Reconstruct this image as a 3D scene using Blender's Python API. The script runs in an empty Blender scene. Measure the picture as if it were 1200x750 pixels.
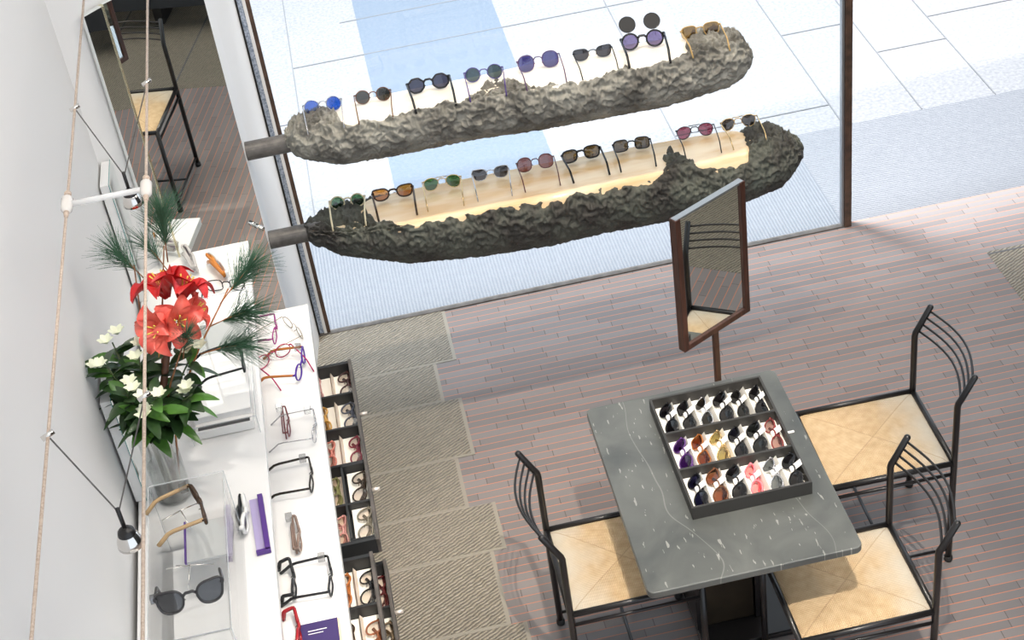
import bpy, math, random
from math import sin, cos, pi, radians, sqrt
from mathutils import Vector, Matrix, Euler, noise
random.seed(7)
S = bpy.context.scene
col = S.collection

# ------------------------------------------------------------------ camera
cam_d = bpy.data.cameras.new('camera'); cam = bpy.data.objects.new('camera', cam_d); col.objects.link(cam)
cam_d.sensor_width = 36.0; cam_d.lens = 36.0 * 1871.93 / 1200.0; cam_d.clip_end = 200; cam_d.clip_start = 0.05
rt = Vector((0.97638397, -0.17743091, -0.12325833)); up = Vector((0.20527976, 0.58410454, 0.7852911)); fw = Vector((0.06733916, 0.79204808, -0.60673329))
cam.matrix_world = Matrix(((rt.x, up.x, -fw.x, 0), (rt.y, up.y, -fw.y, 0), (rt.z, up.z, -fw.z, 4.0), (0, 0, 0, 1)))
S.camera = cam
# ------------------------------------------------------------------ world, sun, lamps, exposure
W = bpy.data.worlds.new('sky'); S.world = W; W.use_nodes = True
bg = W.node_tree.nodes['Background']; bg.inputs[0].default_value = (0.80, 0.89, 1.0, 1); bg.inputs[1].default_value = 1.15
def lamp(kind, name, loc, energy, color=(1, 1, 1), target=None, **kw):
    d = bpy.data.lights.new(name, kind); d.energy = energy; d.color = color
    for k, v in kw.items(): setattr(d, k, v)
    o = bpy.data.objects.new(name, d); col.objects.link(o); o.location = loc
    if target is not None: o.rotation_euler = (Vector(target) - Vector(loc)).to_track_quat('-Z', 'Y').to_euler()
    return o
lamp('SUN', 'sun', (0, 0, 9), 3.2, (1.0, 0.97, 0.97), (0.05, 1.0 * 0.17, 8), angle=0.02)
WARM = (1.0, 0.90, 0.78)
lamp('AREA', 'ceiling_fill', (1.2, 2.0, 4.85), 58, (1.0, 0.94, 0.87), (1.2, 2.6, 0), shape='RECTANGLE', size=2.6, size_y=2.6)  # unseen overhead fill, added to lift the room's general light
lamp('AREA', 'sky_fill', (0.9, 6.12, 7.0), 2000, (0.95, 0.97, 1.0), (0.9, 5.9, 0), shape='DISK', size=1.1)  # added area light outside, stands in for daylight on the floor by the window
lamp('AREA', 'side_fill', (3.6, 3.6, 4.3), 40, (1.0, 0.96, 0.92), (-0.4, 4.4, 1.0), shape='RECTANGLE', size=1.5, size_y=1.5)  # unseen fill from the right, added to brighten the white wall return
lamp('SPOT', 'track_spot', (0.62, 1.3, 4.7), 680, WARM, (0.50, 3.05, 0.0), spot_size=radians(32), spot_blend=0.5, shadow_soft_size=0.03)
lamp('SPOT', 'track_spot', (0.5, 2.65, 4.7), 75, WARM, (0.9, 3.0, 0.4), spot_size=radians(60), spot_blend=0.4, shadow_soft_size=0.03)
lamp('SPOT', 'display_spot', (0.3, 4.3, 4.7), 175, (1.0, 0.88, 0.72), (0.35, 4.87, 1.2), spot_size=radians(44), spot_blend=0.5, shadow_soft_size=0.05)
lamp('SPOT', 'display_spot', (1.2, 4.3, 4.7), 175, (1.0, 0.88, 0.72), (1.0, 4.9, 1.1), spot_size=radians(44), spot_blend=0.5, shadow_soft_size=0.05)
lamp('SPOT', 'counter_spot', (-0.15, 3.0, 4.7), 85, (1.0, 0.95, 0.88), (-0.5, 3.6, 0.95), spot_size=radians(50), spot_blend=0.6, shadow_soft_size=0.05)
lamp('SPOT', 'floor_spot', (2.2, 2.9, 4.7), 60, WARM, (2.0, 3.6, 0), spot_size=radians(60), spot_blend=0.8, shadow_soft_size=0.05)
vs = S.view_settings
try: vs.view_transform = 'Standard'; vs.look = 'None'
except Exception: pass
vs.exposure = 0.35; vs.gamma = 1.0; vs.use_curve_mapping = False

# ------------------------------------------------------------------ materials
def mat(name, color, rough=0.5, metal=0.0, **kw):
    m = bpy.data.materials.new(name); m.use_nodes = True
    b = m.node_tree.nodes['Principled BSDF']
    b.inputs['Base Color'].default_value = (*color, 1); b.inputs['Roughness'].default_value = rough; b.inputs['Metallic'].default_value = metal
    for k, v in kw.items(): b.inputs[k].default_value = v
    return m
def NL(m): return m.node_tree.nodes, m.node_tree.links
def mottled(name, c1, c2, scale=20, rough=0.5, bump=0.0, detail=6, metal=0.0, bscale=None, lo=0.35, hi=0.65, stretch=(1, 1, 1), **kw):
    m = mat(name, c1, rough, metal, **kw); n, l = NL(m); b = n['Principled BSDF']
    tc = n.new('ShaderNodeTexCoord'); mp = n.new('ShaderNodeMapping'); mp.inputs['Scale'].default_value = stretch
    l.new(tc.outputs['Object'], mp.inputs[0])
    t = n.new('ShaderNodeTexNoise'); t.inputs['Scale'].default_value = scale; t.inputs['Detail'].default_value = detail; l.new(mp.outputs[0], t.inputs[0])
    r = n.new('ShaderNodeValToRGB'); r.color_ramp.elements[0].color = (*c1, 1); r.color_ramp.elements[1].color = (*c2, 1)
    r.color_ramp.elements[0].position = lo; r.color_ramp.elements[1].position = hi
    l.new(t.outputs[0], r.inputs[0]); l.new(r.outputs[0], b.inputs['Base Color'])
    if bump:
        t2 = t
        if bscale:
            t2 = n.new('ShaderNodeTexNoise'); t2.inputs['Scale'].default_value = bscale; t2.inputs['Detail'].default_value = 5; l.new(mp.outputs[0], t2.inputs[0])
        bp = n.new('ShaderNodeBump'); bp.inputs['Strength'].default_value = bump; bp.inputs['Distance'].default_value = 0.01
        l.new(t2.outputs[0], bp.inputs['Height']); l.new(bp.outputs[0], b.inputs['Normal'])
    return m
def clear(name, tint, gloss=0.06, rough=0.0):
    m = bpy.data.materials.new(name); m.use_nodes = True; n, l = NL(m); n.clear()
    o = n.new('ShaderNodeOutputMaterial'); mx = n.new('ShaderNodeMixShader'); t = n.new('ShaderNodeBsdfTransparent'); g = n.new('ShaderNodeBsdfGlossy')
    lw = n.new('ShaderNodeLayerWeight'); lw.inputs['Blend'].default_value = 0.5
    pw = n.new('ShaderNodeMath'); pw.operation = 'POWER'; pw.inputs[1].default_value = 5; l.new(lw.outputs['Facing'], pw.inputs[0])
    f = n.new('ShaderNodeMath'); f.operation = 'MULTIPLY_ADD'; f.inputs[1].default_value = 0.8; f.inputs[2].default_value = 0.03; l.new(pw.outputs[0], f.inputs[0])
    t.inputs[0].default_value = (*tint, 1); g.inputs['Roughness'].default_value = rough
    ad = n.new('ShaderNodeMath'); ad.operation = 'ADD'; ad.use_clamp = True; ad.inputs[1].default_value = gloss
    l.new(f.outputs[0], ad.inputs[0]); l.new(ad.outputs[0], mx.inputs[0]); l.new(t.outputs[0], mx.inputs[1]); l.new(g.outputs[0], mx.inputs[2]); l.new(mx.outputs[0], o.inputs[0])
    return m
def mth(n, l, op, a, b=None, c=None):
    x = n.new('ShaderNodeMath'); x.operation = op
    for i, v in enumerate((a, b, c)):
        if v is None: continue
        if isinstance(v, (int, float)): x.inputs[i].default_value = v
        else: l.new(v, x.inputs[i])
    return x.outputs[0]
def mixc(n, l, f, a, b):
    x = n.new('ShaderNodeMix'); x.data_type = 'RGBA'
    if isinstance(f, (int, float)): x.inputs[0].default_value = f
    else: l.new(f, x.inputs[0])
    for i, v in ((6, a), (7, b)):
        if isinstance(v, tuple): x.inputs[i].default_value = (*v, 1)
        else: l.new(v, x.inputs[i])
    return x.outputs[2]
def brick_mat():
    m = mat('long_brick', (0.2, 0.2, 0.2), 0.5); n, l = NL(m); b = n['Principled BSDF']
    g = n.new('ShaderNodeTexCoord'); sp = n.new('ShaderNodeSeparateXYZ'); l.new(g.outputs['Object'], sp.inputs[0])
    x, y = sp.outputs[0], sp.outputs[1]
    yr = mth(n, l, 'DIVIDE', y, 0.036); row = mth(n, l, 'FLOOR', yr); fy = mth(n, l, 'FRACT', yr)
    wn = n.new('ShaderNodeTexWhiteNoise'); wn.noise_dimensions = '1D'; l.new(row, wn.inputs['W'])
    xo = mth(n, l, 'ADD', mth(n, l, 'DIVIDE', x, 0.225), wn.outputs['Value']); cx = mth(n, l, 'FLOOR', xo); fx = mth(n, l, 'FRACT', xo)
    wb = n.new('ShaderNodeTexWhiteNoise'); wb.noise_dimensions = '2D'; cb = n.new('ShaderNodeCombineXYZ'); l.new(row, cb.inputs[0]); l.new(cx, cb.inputs[1]); l.new(cb.outputs[0], wb.inputs['Vector'])
    r = n.new('ShaderNodeValToRGB'); l.new(wb.outputs['Value'], r.inputs[0])
    e = r.color_ramp.elements; e[0].color = (0.135, 0.122, 0.120, 1); e[1].color = (0.195, 0.178, 0.173, 1)
    q = e.new(0.5); q.color = (0.165, 0.149, 0.145, 1)
    tn = n.new('ShaderNodeTexNoise'); tn.inputs['Scale'].default_value = 45; tn.inputs['Detail'].default_value = 5; l.new(g.outputs['Object'], tn.inputs[0])
    c = mixc(n, l, mth(n, l, 'MULTIPLY', tn.outputs[0], 0.5), r.outputs[0], (0.16, 0.145, 0.14))
    my = mth(n, l, 'LESS_THAN', fy, 0.085)
    mx_ = mth(n, l, 'LESS_THAN', fx, 0.014)
    c2 = mixc(n, l, mx_, c, (0.09, 0.075, 0.07))
    c3 = mixc(n, l, my, c2, (0.46, 0.17, 0.09))
    l.new(c3, b.inputs['Base Color'])
    h = mth(n, l, 'SUBTRACT', 1.0, mth(n, l, 'MAXIMUM', my, mx_)); bp = n.new('ShaderNodeBump'); bp.inputs['Strength'].default_value = 0.25; bp.inputs['Distance'].default_value = 0.003
    l.new(h, bp.inputs['Height']); l.new(bp.outputs[0], b.inputs['Normal'])
    return m
def grooved(name, c1, c2, ang, freq, rough=0.6, depth=0.5, dist=2.5, mixn=0.45):
    m = mat(name, c1, rough); n, l = NL(m); b = n['Principled BSDF']
    g = n.new('ShaderNodeTexCoord'); mp = n.new('ShaderNodeMapping'); mp.inputs['Rotation'].default_value = (0, 0, ang); l.new(g.outputs['Object'], mp.inputs[0])
    w = n.new('ShaderNodeTexWave'); w.inputs['Scale'].default_value = freq; w.inputs['Distortion'].default_value = dist; w.inputs['Detail'].default_value = 2; w.inputs['Detail Scale'].default_value = 2.0; l.new(mp.outputs[0], w.inputs[0])
    t = n.new('ShaderNodeTexNoise'); t.inputs['Scale'].default_value = 30; t.inputs['Detail'].default_value = 8; l.new(g.outputs['Object'], t.inputs[0])
    f = mth(n, l, 'ADD', mth(n, l, 'MULTIPLY', w.outputs['Fac'], 1 - mixn), mth(n, l, 'MULTIPLY', t.outputs[0], mixn))
    l.new(mixc(n, l, f, c1, c2), b.inputs['Base Color'])
    bp = n.new('ShaderNodeBump'); bp.inputs['Strength'].default_value = depth; bp.inputs['Distance'].default_value = 0.006
    l.new(f, bp.inputs['Height']); l.new(bp.outputs[0], b.inputs['Normal'])
    return m
def rush_mat():
    m = mat('woven_rush', (0.6, 0.43, 0.24), 0.75); n, l = NL(m); b = n['Principled BSDF']
    g = n.new('ShaderNodeTexCoord'); sp = n.new('ShaderNodeSeparateXYZ'); l.new(g.outputs['Object'], sp.inputs[0])
    x, y = sp.outputs[0], sp.outputs[1]
    ax = mth(n, l, 'DIVIDE', mth(n, l, 'ABSOLUTE', x), 0.193); ay = mth(n, l, 'DIVIDE', mth(n, l, 'ABSOLUTE', y), 0.175)
    side = mth(n, l, 'GREATER_THAN', ay, ax)
    cd = mth(n, l, 'ADD', mth(n, l, 'MULTIPLY', x, side), mth(n, l, 'MULTIPLY', y, mth(n, l, 'SUBTRACT', 1.0, side)))
    sn = mth(n, l, 'SINE', mth(n, l, 'MULTIPLY', cd, 2 * pi / 0.0052)); s01 = mth(n, l, 'MULTIPLY_ADD', sn, 0.5, 0.5)
    t = n.new('ShaderNodeTexNoise'); t.inputs['Scale'].default_value = 38; t.inputs['Detail'].default_value = 8; l.new(g.outputs['Object'], t.inputs[0])
    t2 = n.new('ShaderNodeTexNoise'); t2.inputs['Scale'].default_value = 7; t2.inputs['Detail'].default_value = 3; l.new(g.outputs['Object'], t2.inputs[0])
    r = n.new('ShaderNodeValToRGB'); l.new(t.outputs[0], r.inputs[0]); e = r.color_ramp.elements
    e[0].position = 0.25; e[0].color = (0.46, 0.32, 0.17, 1); e[1].position = 0.75; e[1].color = (0.62, 0.46, 0.28, 1)
    wf = mth(n, l, 'MULTIPLY', mth(n, l, 'SUBTRACT', 1.0, s01), 0.35)
    c = mixc(n, l, wf, r.outputs[0], (0.30, 0.19, 0.09))
    # worn grey fuzz towards the back rail (local -x)
    wr = n.new('ShaderNodeMapRange'); wr.inputs[1].default_value = -0.05; wr.inputs[2].default_value = -0.17; l.new(mth(n, l, 'ADD', x, mth(n, l, 'MULTIPLY', mth(n, l, 'SUBTRACT', t2.outputs[0], 0.5), 0.22)), wr.inputs[0])
    c = mixc(n, l, mth(n, l, 'MULTIPLY', wr.outputs[0], 0.75), c, (0.50, 0.47, 0.40))
    dg = mth(n, l, 'LESS_THAN', mth(n, l, 'ABSOLUTE', mth(n, l, 'SUBTRACT', ax, ay)), 0.014)
    c = mixc(n, l, mth(n, l, 'MULTIPLY', dg, 0.4), c, (0.25, 0.16, 0.08))
    l.new(c, b.inputs['Base Color'])
    bp = n.new('ShaderNodeBump'); bp.inputs['Strength'].default_value = 0.6; bp.inputs['Distance'].default_value = 0.002
    l.new(mth(n, l, 'ADD', s01, t.outputs[0]), bp.inputs['Height']); l.new(bp.outputs[0], b.inputs['Normal'])
    return m
def crust_mat(name, c1, c2, c3, moss=0.0):
    m = mat(name, c1, 0.7); n, l = NL(m); b = n['Principled BSDF']
    g = n.new('ShaderNodeTexCoord')
    t = n.new('ShaderNodeTexNoise'); t.inputs['Scale'].default_value = 9; t.inputs['Detail'].default_value = 8; l.new(g.outputs['Object'], t.inputs[0])
    v = n.new('ShaderNodeTexNoise'); v.inputs['Scale'].default_value = 48; v.inputs['Detail'].default_value = 6; v.inputs['Distortion'].default_value = 1.2; l.new(g.outputs['Object'], v.inputs[0])
    r = n.new('ShaderNodeValToRGB'); l.new(t.outputs[0], r.inputs[0]); e = r.color_ramp.elements
    e[0].position = 0.38; e[0].color = (*c1, 1); e[1].position = 0.64; e[1].color = (*c2, 1)
    c = mixc(n, l, mth(n, l, 'MULTIPLY', v.outputs[0], 0.5), r.outputs[0], c3)
    l.new(c, b.inputs['Base Color'])
    bp = n.new('ShaderNodeBump'); bp.inputs['Strength'].default_value = 0.6; bp.inputs['Distance'].default_value = 0.008
    l.new(v.outputs[0], bp.inputs['Height']); l.new(bp.outputs[0], b.inputs['Normal'])
    return m
def slate_mat():
    m = mat('honed_slate', (0.2, 0.21, 0.2), 0.33); n, l = NL(m); b = n['Principled BSDF']
    g = n.new('ShaderNodeTexCoord')
    t = n.new('ShaderNodeTexNoise'); t.inputs['Scale'].default_value = 6; t.inputs['Detail'].default_value = 10; t.inputs['Distortion'].default_value = 0.6; l.new(g.outputs['Object'], t.inputs[0])
    r = n.new('ShaderNodeValToRGB'); l.new(t.outputs[0], r.inputs[0]); e = r.color_ramp.elements
    e[0].position = 0.3; e[0].color = (0.055, 0.060, 0.058, 1); e[1].position = 0.75; e[1].color = (0.115, 0.120, 0.112, 1)
    mp = n.new('ShaderNodeMapping'); mp.inputs['Rotation'].default_value = (0, 0, 0.6); mp.inputs['Scale'].default_value = (60, 14, 1); l.new(g.outputs['Object'], mp.inputs[0])
    f = n.new('ShaderNodeTexNoise'); f.inputs['Scale'].default_value = 1.6; f.inputs['Detail'].default_value = 2; l.new(mp.outputs[0], f.inputs[0])
    fm = mth(n, l, 'MULTIPLY', mth(n, l, 'GREATER_THAN', f.outputs[0], 0.69), 0.35)
    c = mixc(n, l, fm, r.outputs[0], (0.5, 0.5, 0.46))
    w = n.new('ShaderNodeTexWave'); w.inputs['Scale'].default_value = 0.9; w.inputs['Distortion'].default_value = 14; w.inputs['Detail'].default_value = 3; w.inputs['Detail Scale'].default_value = 0.7; l.new(g.outputs['Object'], w.inputs[0])
    c = mixc(n, l, mth(n, l, 'MULTIPLY', mth(n, l, 'GREATER_THAN', w.outputs['Fac'], 0.99985), 0.15), c, (0.5, 0.5, 0.46))
    l.new(c, b.inputs['Base Color'])
    return m

M = {}
M['wall'] = mat('white_paint', (0.77, 0.762, 0.75), 0.6)
M['ceil'] = mat('ceiling_paint', (0.8, 0.8, 0.8), 0.8)
M['white'] = mat('white_lacquer', (0.80, 0.79, 0.775), 0.25)
M['brick'] = brick_mat()
M['slab'] = grooved('grooved_slab', (0.045, 0.038, 0.028), (0.31, 0.27, 0.205), radians(60), 24, 0.42, 0.9, 3.0, mixn=0.42)
M['slabgroove'] = mat('slab_border', (0.24, 0.22, 0.18), 0.5)
M['pave'] = mottled('granite_paving', (0.120, 0.123, 0.129), (0.172, 0.174, 0.180), 60, 0.6)
M['paveblue'] = mottled('blue_strip', (0.070, 0.092, 0.122), (0.088, 0.108, 0.134), 60, 0.6)
M['pavegroove'] = grooved('grooved_paving', (0.068, 0.077, 0.093), (0.138, 0.145, 0.157), radians(0), 22, 0.6, 0.5, 1.2)
M['pavediag'] = grooved('diagonal_paving', (0.066, 0.073, 0.086), (0.148, 0.152, 0.162), radians(-50), 22, 0.6, 0.5, 3)
M['joint'] = mat('joint', (0.095, 0.098, 0.104), 0.8)
M['glass'] = clear('window_glass', (0.975, 0.992, 1.0), 0.0)
M['granite'] = mottled('blue_granite', (0.22, 0.27, 0.36), (0.50, 0.56, 0.66), 130, 0.5, lo=0.4, hi=0.6)
M['brownframe'] = mottled('brown_metal', (0.05, 0.03, 0.02), (0.10, 0.055, 0.035), 30, 0.35)
M['steel'] = mottled('dark_steel', (0.07, 0.062, 0.055), (0.12, 0.105, 0.095), 25, 0.45, metal=0.3)
M['alu'] = mat('grey_metal', (0.35, 0.37, 0.38), 0.35, 0.8)
M['black'] = mat('black_metal', (0.012, 0.011, 0.011), 0.32)
M['blackrub'] = mat('black_rubber', (0.015, 0.014, 0.013), 0.6)
M['blackbox'] = mat('black_leather_board', (0.028, 0.027, 0.025), 0.5)
M['darkboard'] = mat('dark_drawer_board', (0.014, 0.015, 0.016), 0.5)
M['liner'] = mat('cream_liner', (0.82, 0.79, 0.72), 0.8)
M['div'] = mat('white_divider', (0.88, 0.85, 0.78), 0.6)
M['cream'] = mat('cream_divider', (0.80, 0.68, 0.56), 0.6)
M['mirror'] = mat('mirror_silver', (0.90, 0.93, 0.91), 0.0, 1.0)
M['mirroredge'] = mat('mirror_edge', (0.10, 0.30, 0.30), 0.2)
M['palebead'] = mat('pale_metal', (0.75, 0.7, 0.5), 0.25, 0.9)
M['walnut'] = mottled('red_brown_wood', (0.035, 0.014, 0.009), (0.075, 0.028, 0.018), 18, 0.35, stretch=(6, 6, 0.6))
M['slate'] = slate_mat()
M['pedestal'] = mottled('dark_bronze', (0.022, 0.017, 0.011), (0.060, 0.045, 0.028), 7, 0.35, metal=0.4, lo=0.3, hi=0.7)
M['rush'] = rush_mat()
M['crust1'] = crust_mat('grey_crust', (0.12, 0.115, 0.10), (0.38, 0.37, 0.32), (0.09, 0.082, 0.07))
M['crust2'] = crust_mat('mossy_crust', (0.050, 0.046, 0.040), (0.125, 0.135, 0.108), (0.035, 0.032, 0.026))
M['gold'] = mottled('varnished_pale_wood', (0.84, 0.74, 0.60), (0.90, 0.82, 0.70), 5, 0.04, stretch=(0.6, 3, 3))
M['gold2'] = mottled('varnished_amber_wood', (0.72, 0.48, 0.24), (0.88, 0.72, 0.50), 5, 0.04, stretch=(0.6, 3, 3))
M['acryl'] = clear('clear_acrylic', (0.995, 0.997, 0.997), -0.01)
M['acryledge'] = mat('acrylic_edge', (0.72, 0.75, 0.76), 0.1, Alpha=0.45)
M['vase'] = clear('vase_glass', (0.975, 0.985, 0.98), 0.02)
M['water'] = clear('water', (0.985, 0.99, 0.985), 0.0)
M['cable'] = mottled('cable_sheath', (0.42, 0.32, 0.25), (0.58, 0.47, 0.38), 200, 0.5)
M['chrome'] = mat('chrome', (0.75, 0.72, 0.68), 0.12, 1.0)
M['greypanel'] = mat('grey_panel', (0.33, 0.34, 0.33), 0.4)
M['purple'] = mat('purple_card', (0.085, 0.03, 0.22), 0.45)
M['purpled'] = mat('deep_purple_card', (0.040, 0.024, 0.11), 0.45)
M['paper'] = mat('paper', (0.85, 0.83, 0.80), 0.7)
M['handle'] = mat('brushed_handle', (0.80, 0.72, 0.64), 0.3, 0.6)
M['bulb'] = mat('lit_bulb', (1, 1, 1), 0.3); M['bulb'].node_tree.nodes['Principled BSDF'].inputs['Emission Color'].default_value = (1, 0.93, 0.8, 1); M['bulb'].node_tree.nodes['Principled BSDF'].inputs['Emission Strength'].default_value = 9
def leafm(name, c, r=0.35): return mottled(name, c, tuple(x * 1.7 for x in c), 25, r)
M['leaf'] = leafm('leaf', (0.018, 0.045, 0.012)); M['leaf2'] = leafm('leaf_light', (0.05, 0.13, 0.02))
M['pine'] = leafm('pine_needle', (0.035, 0.095, 0.05), 0.5)
M['stem'] = mottled('stem_bark', (0.16, 0.07, 0.03), (0.30, 0.13, 0.05), 60, 0.6); M['stemg'] = mat('green_stem', (0.07, 0.10, 0.03), 0.5)
M['petalw'] = mat('white_petal', (0.82, 0.85, 0.66), 0.5)
M['red'] = mottled('red_petal', (0.46, 0.008, 0.010), (0.60, 0.016, 0.016), 20, 0.4)
M['coral'] = mottled('coral_petal', (0.72, 0.07, 0.05), (0.85, 0.18, 0.13), 20, 0.4)
M['yellow'] = mat('yellow_stamen', (0.85, 0.65, 0.1), 0.5)
FM = {}
def fm(c, rough=0.22, metal=0.0):
    k = (c, rough, metal)
    if k not in FM: FM[k] = mat('eyewear_frame', c, rough, metal)
    return FM[k]
LM = {}
def lm(c, g=0.05):
    k = (c, g)
    if k not in LM: LM[k] = clear('lens_tint', c, g)
    return LM[k]

# ------------------------------------------------------------------ mesh helpers
class MB:
    def __init__(s): s.v = []; s.f = []
    def add(s, vs_, fs_):
        o = len(s.v); s.v += [tuple(p) for p in vs_]; s.f += [tuple(i + o for i in f) for f in fs_]; return s
    def box(s, x0, x1, y0, y1, z0, z1, mt=None):
        p = [Vector((x, y, z)) for z in (z0, z1) for y in (y0, y1) for x in (x0, x1)]
        if mt is not None: p = [mt @ q for q in p]
        return s.add(p, [(0, 2, 3, 1), (4, 5, 7, 6), (0, 1, 5, 4), (2, 6, 7, 3), (0, 4, 6, 2), (1, 3, 7, 5)])
    def tube(s, pts, r, n=8, closed=False, cap=True, sq=None):
        pts = [Vector(p) for p in pts]; N = len(pts); rs = r if isinstance(r, (list, tuple)) else [r] * N
        rings = []; ref = None
        for i, p in enumerate(pts):
            if closed: d = pts[(i + 1) % N] - pts[(i - 1) % N]
            else: d = pts[min(i + 1, N - 1)] - pts[max(i - 1, 0)]
            if d.length < 1e-9: d = Vector((0, 0, 1))
            d.normalize()
            if ref is None:
                ref = Vector((0, 1, 0)) if abs(d.y) < 0.9 else Vector((1, 0, 0))
            a = ref - d * ref.dot(d)
            if a.length < 1e-4: a = Vector((0, 0, 1)) - d * d.z
            a.normalize(); ref = a; b = d.cross(a)
            ka, kb = (1, 1) if sq is None else sq
            rings.append([p + (a * cos(2 * pi * k / n) * ka + b * sin(2 * pi * k / n) * kb) * rs[i] for k in range(n)])
        vs_ = [q for rg in rings for q in rg]; fs_ = []
        for i in range(N if closed else N - 1):
            j = (i + 1) % N
            for k in range(n): fs_.append((i * n + k, i * n + (k + 1) % n, j * n + (k + 1) % n, j * n + k))
        if not closed and cap: fs_ += [tuple(range(n))[::-1], tuple((N - 1) * n + k for k in range(n))]
        return s.add(vs_, fs_)
    def lathe(s, prof, n=24, c=(0, 0, 0), mt=None):
        vs_ = []; fs_ = []
        for r, z in prof:
            for k in range(n):
                p = Vector((c[0] + r * cos(2 * pi * k / n), c[1] + r * sin(2 * pi * k / n), c[2] + z)); vs_.append(mt @ p if mt is not None else p)
        for i in range(len(prof) - 1):
            for k in range(n): fs_.append((i * n + k, i * n + (k + 1) % n, (i + 1) * n + (k + 1) % n, (i + 1) * n + k))
        return s.add(vs_, fs_)
    def prism(s, poly, z0, z1, mt=None):
        n = len(poly); vs_ = [Vector((x, y, z0)) for x, y in poly] + [Vector((x, y, z1)) for x, y in poly]
        if mt is not None: vs_ = [mt @ q for q in vs_]
        return s.add(vs_, [tuple(range(n))[::-1], tuple(range(n, 2 * n))] + [(i, (i + 1) % n, n + (i + 1) % n, n + i) for i in range(n)])
    def build(s, name, m, parent=None, smooth=False, bevel=0, loc=None, rot=None):
        me = bpy.data.meshes.new(name); me.from_pydata(s.v, [], s.f); me.update()
        if smooth:
            for p in me.polygons: p.use_smooth = True
        me.materials.append(m)
        o = bpy.data.objects.new(name, me); col.objects.link(o)
        if parent is not None: o.parent = parent
        if loc is not None: o.location = loc
        if rot is not None: o.rotation_euler = rot
        if bevel:
            b = o.modifiers.new('bevel', 'BEVEL'); b.width = bevel; b.segments = 2; b.limit_method = 'ANGLE'
        return o
def tag(o, label=None, cat=None, group=None, kind=None):
    if label: o['label'] = label
    if cat: o['category'] = cat
    if group: o['group'] = group
    if kind: o['kind'] = kind
    return o
def thing(name, label, cat, loc=(0, 0, 0), rot=(0, 0, 0), group=None):
    o = bpy.data.objects.new(name, None); col.objects.link(o); o.empty_display_size = 0.05
    o.location = loc; o.rotation_euler = rot
    return tag(o, label, cat, group)
def struct(name, mb, m, label=None, **kw):
    o = mb.build(name, m, **kw); o['kind'] = 'structure'
    if label: o['label'] = label
    return o
def cp(o, parent=None):
    c = o.copy(); col.objects.link(c)
    if parent is not None: c.parent = parent
    for ch in list(o.children): cp(ch, c)
    return c
def arc(p0, p1, bulge, n=8):
    p0, p1, bulge = Vector(p0), Vector(p1), Vector(bulge)
    return [p0.lerp(p1, i / n) + bulge * sin(pi * i / n) for i in range(n + 1)]

# ------------------------------------------------------------------ setting
WX, WY = -0.83, 5.39      # left wall, window plane
struct('floor', MB().box(WX, 2.40, -1.5, WY + 0.02, -0.05, 0.0), M['brick'], 'long thin grey brown bricks with orange mortar lines')
struct('floor_far', MB().box(2.40, 5.0, 5.012, WY + 0.02, -0.05, 0.0), M['brick'])
struct('floor_slab_right', MB().box(2.40, 5.0, -1.5, 5.012, -0.05, 0.001), M['slab'], 'grey grooved stone floor at the right side')
ys = [WY + 0.0, 5.04, 4.80, 4.46, 4.188, 3.948, 3.60, 3.30, 3.0, 2.7]
xr = [0.183, 0.099, 0.165, 0.099, 0.194, 0.147, 0.20, 0.12, 0.18]
for i in range(len(xr)):
    y1, y0 = ys[i], ys[i + 1]
    struct('floor_slab_%d' % (i + 1), MB().box(WX, xr[i] - 0.014, y0 + 0.012, y1 - 0.004, -0.02, 0.0035), M['slab'], 'grooved stone floor slab beside the brick')
    struct('trim_slab_%d' % (i + 1), MB().box(WX, xr[i], y0, y1 - 0.001, -0.02, 0.0022), M['slabgroove'])
for i in range(14):
    y = 4.99 - i * 0.5
    struct('trim_joint_%d' % (i + 1), MB().box(2.40, 5.0, y, y + 0.008, 0, 0.0022), M['joint'])
struct('trim_threshold', MB().box(WX, 1.94, WY - 0.012, WY + 0.016, -0.02, 0.006), M['steel'], 'thin grey metal sill under the window')
# outside pavement
EY = 6.16
struct('pavement_grooved', MB().box(-3, 1.93, WY + 0.02, EY, -0.05, 0.0), M['pavegroove'], 'grooved pale paving just outside the window')
struct('pavement_diagonal', MB().box(1.93, 8, WY + 0.02, EY, -0.05, 0.0), M['pavediag'], 'diagonally grooved paving outside the doorway')
struct('pavement', MB().box(-6, 12, EY, 16, -0.05, 0.0), M['pave'], 'bright pale granite paving outside')
struct('pavement_blue', MB().box(0.095, 0.855, EY, 12, -0.04, 0.002), M['paveblue'], 'light blue strip over the paving outside')  # blue-tinted strip laid just above the paving
jx = [-0.295, 1.44, 2.20, 2.58, 2.94, 3.6, 4.3, -1.1]
for i, x in enumerate(jx):
    struct('trim_paving_%d' % (i + 1), MB().box(x - 0.003, x + 0.003, EY, 12, 0, 0.003), M['joint'])
k = 10
for x0, x1, y in ((-0.295, 2.2, 7.79), (0.0, 1.44, 8.22), (1.44, 2.2, 6.36), (2.2, 2.58, 7.1), (2.58, 2.94, 6.75), (2.94, 4.3, 7.0), (-1.1, -0.295, 7.2), (2.58, 4.3, 7.6)):
    k += 1; struct('trim_paving_%d' % k, MB().box(x0, x1, y - 0.004, y + 0.004, 0, 0.0035), M['joint'])
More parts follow.
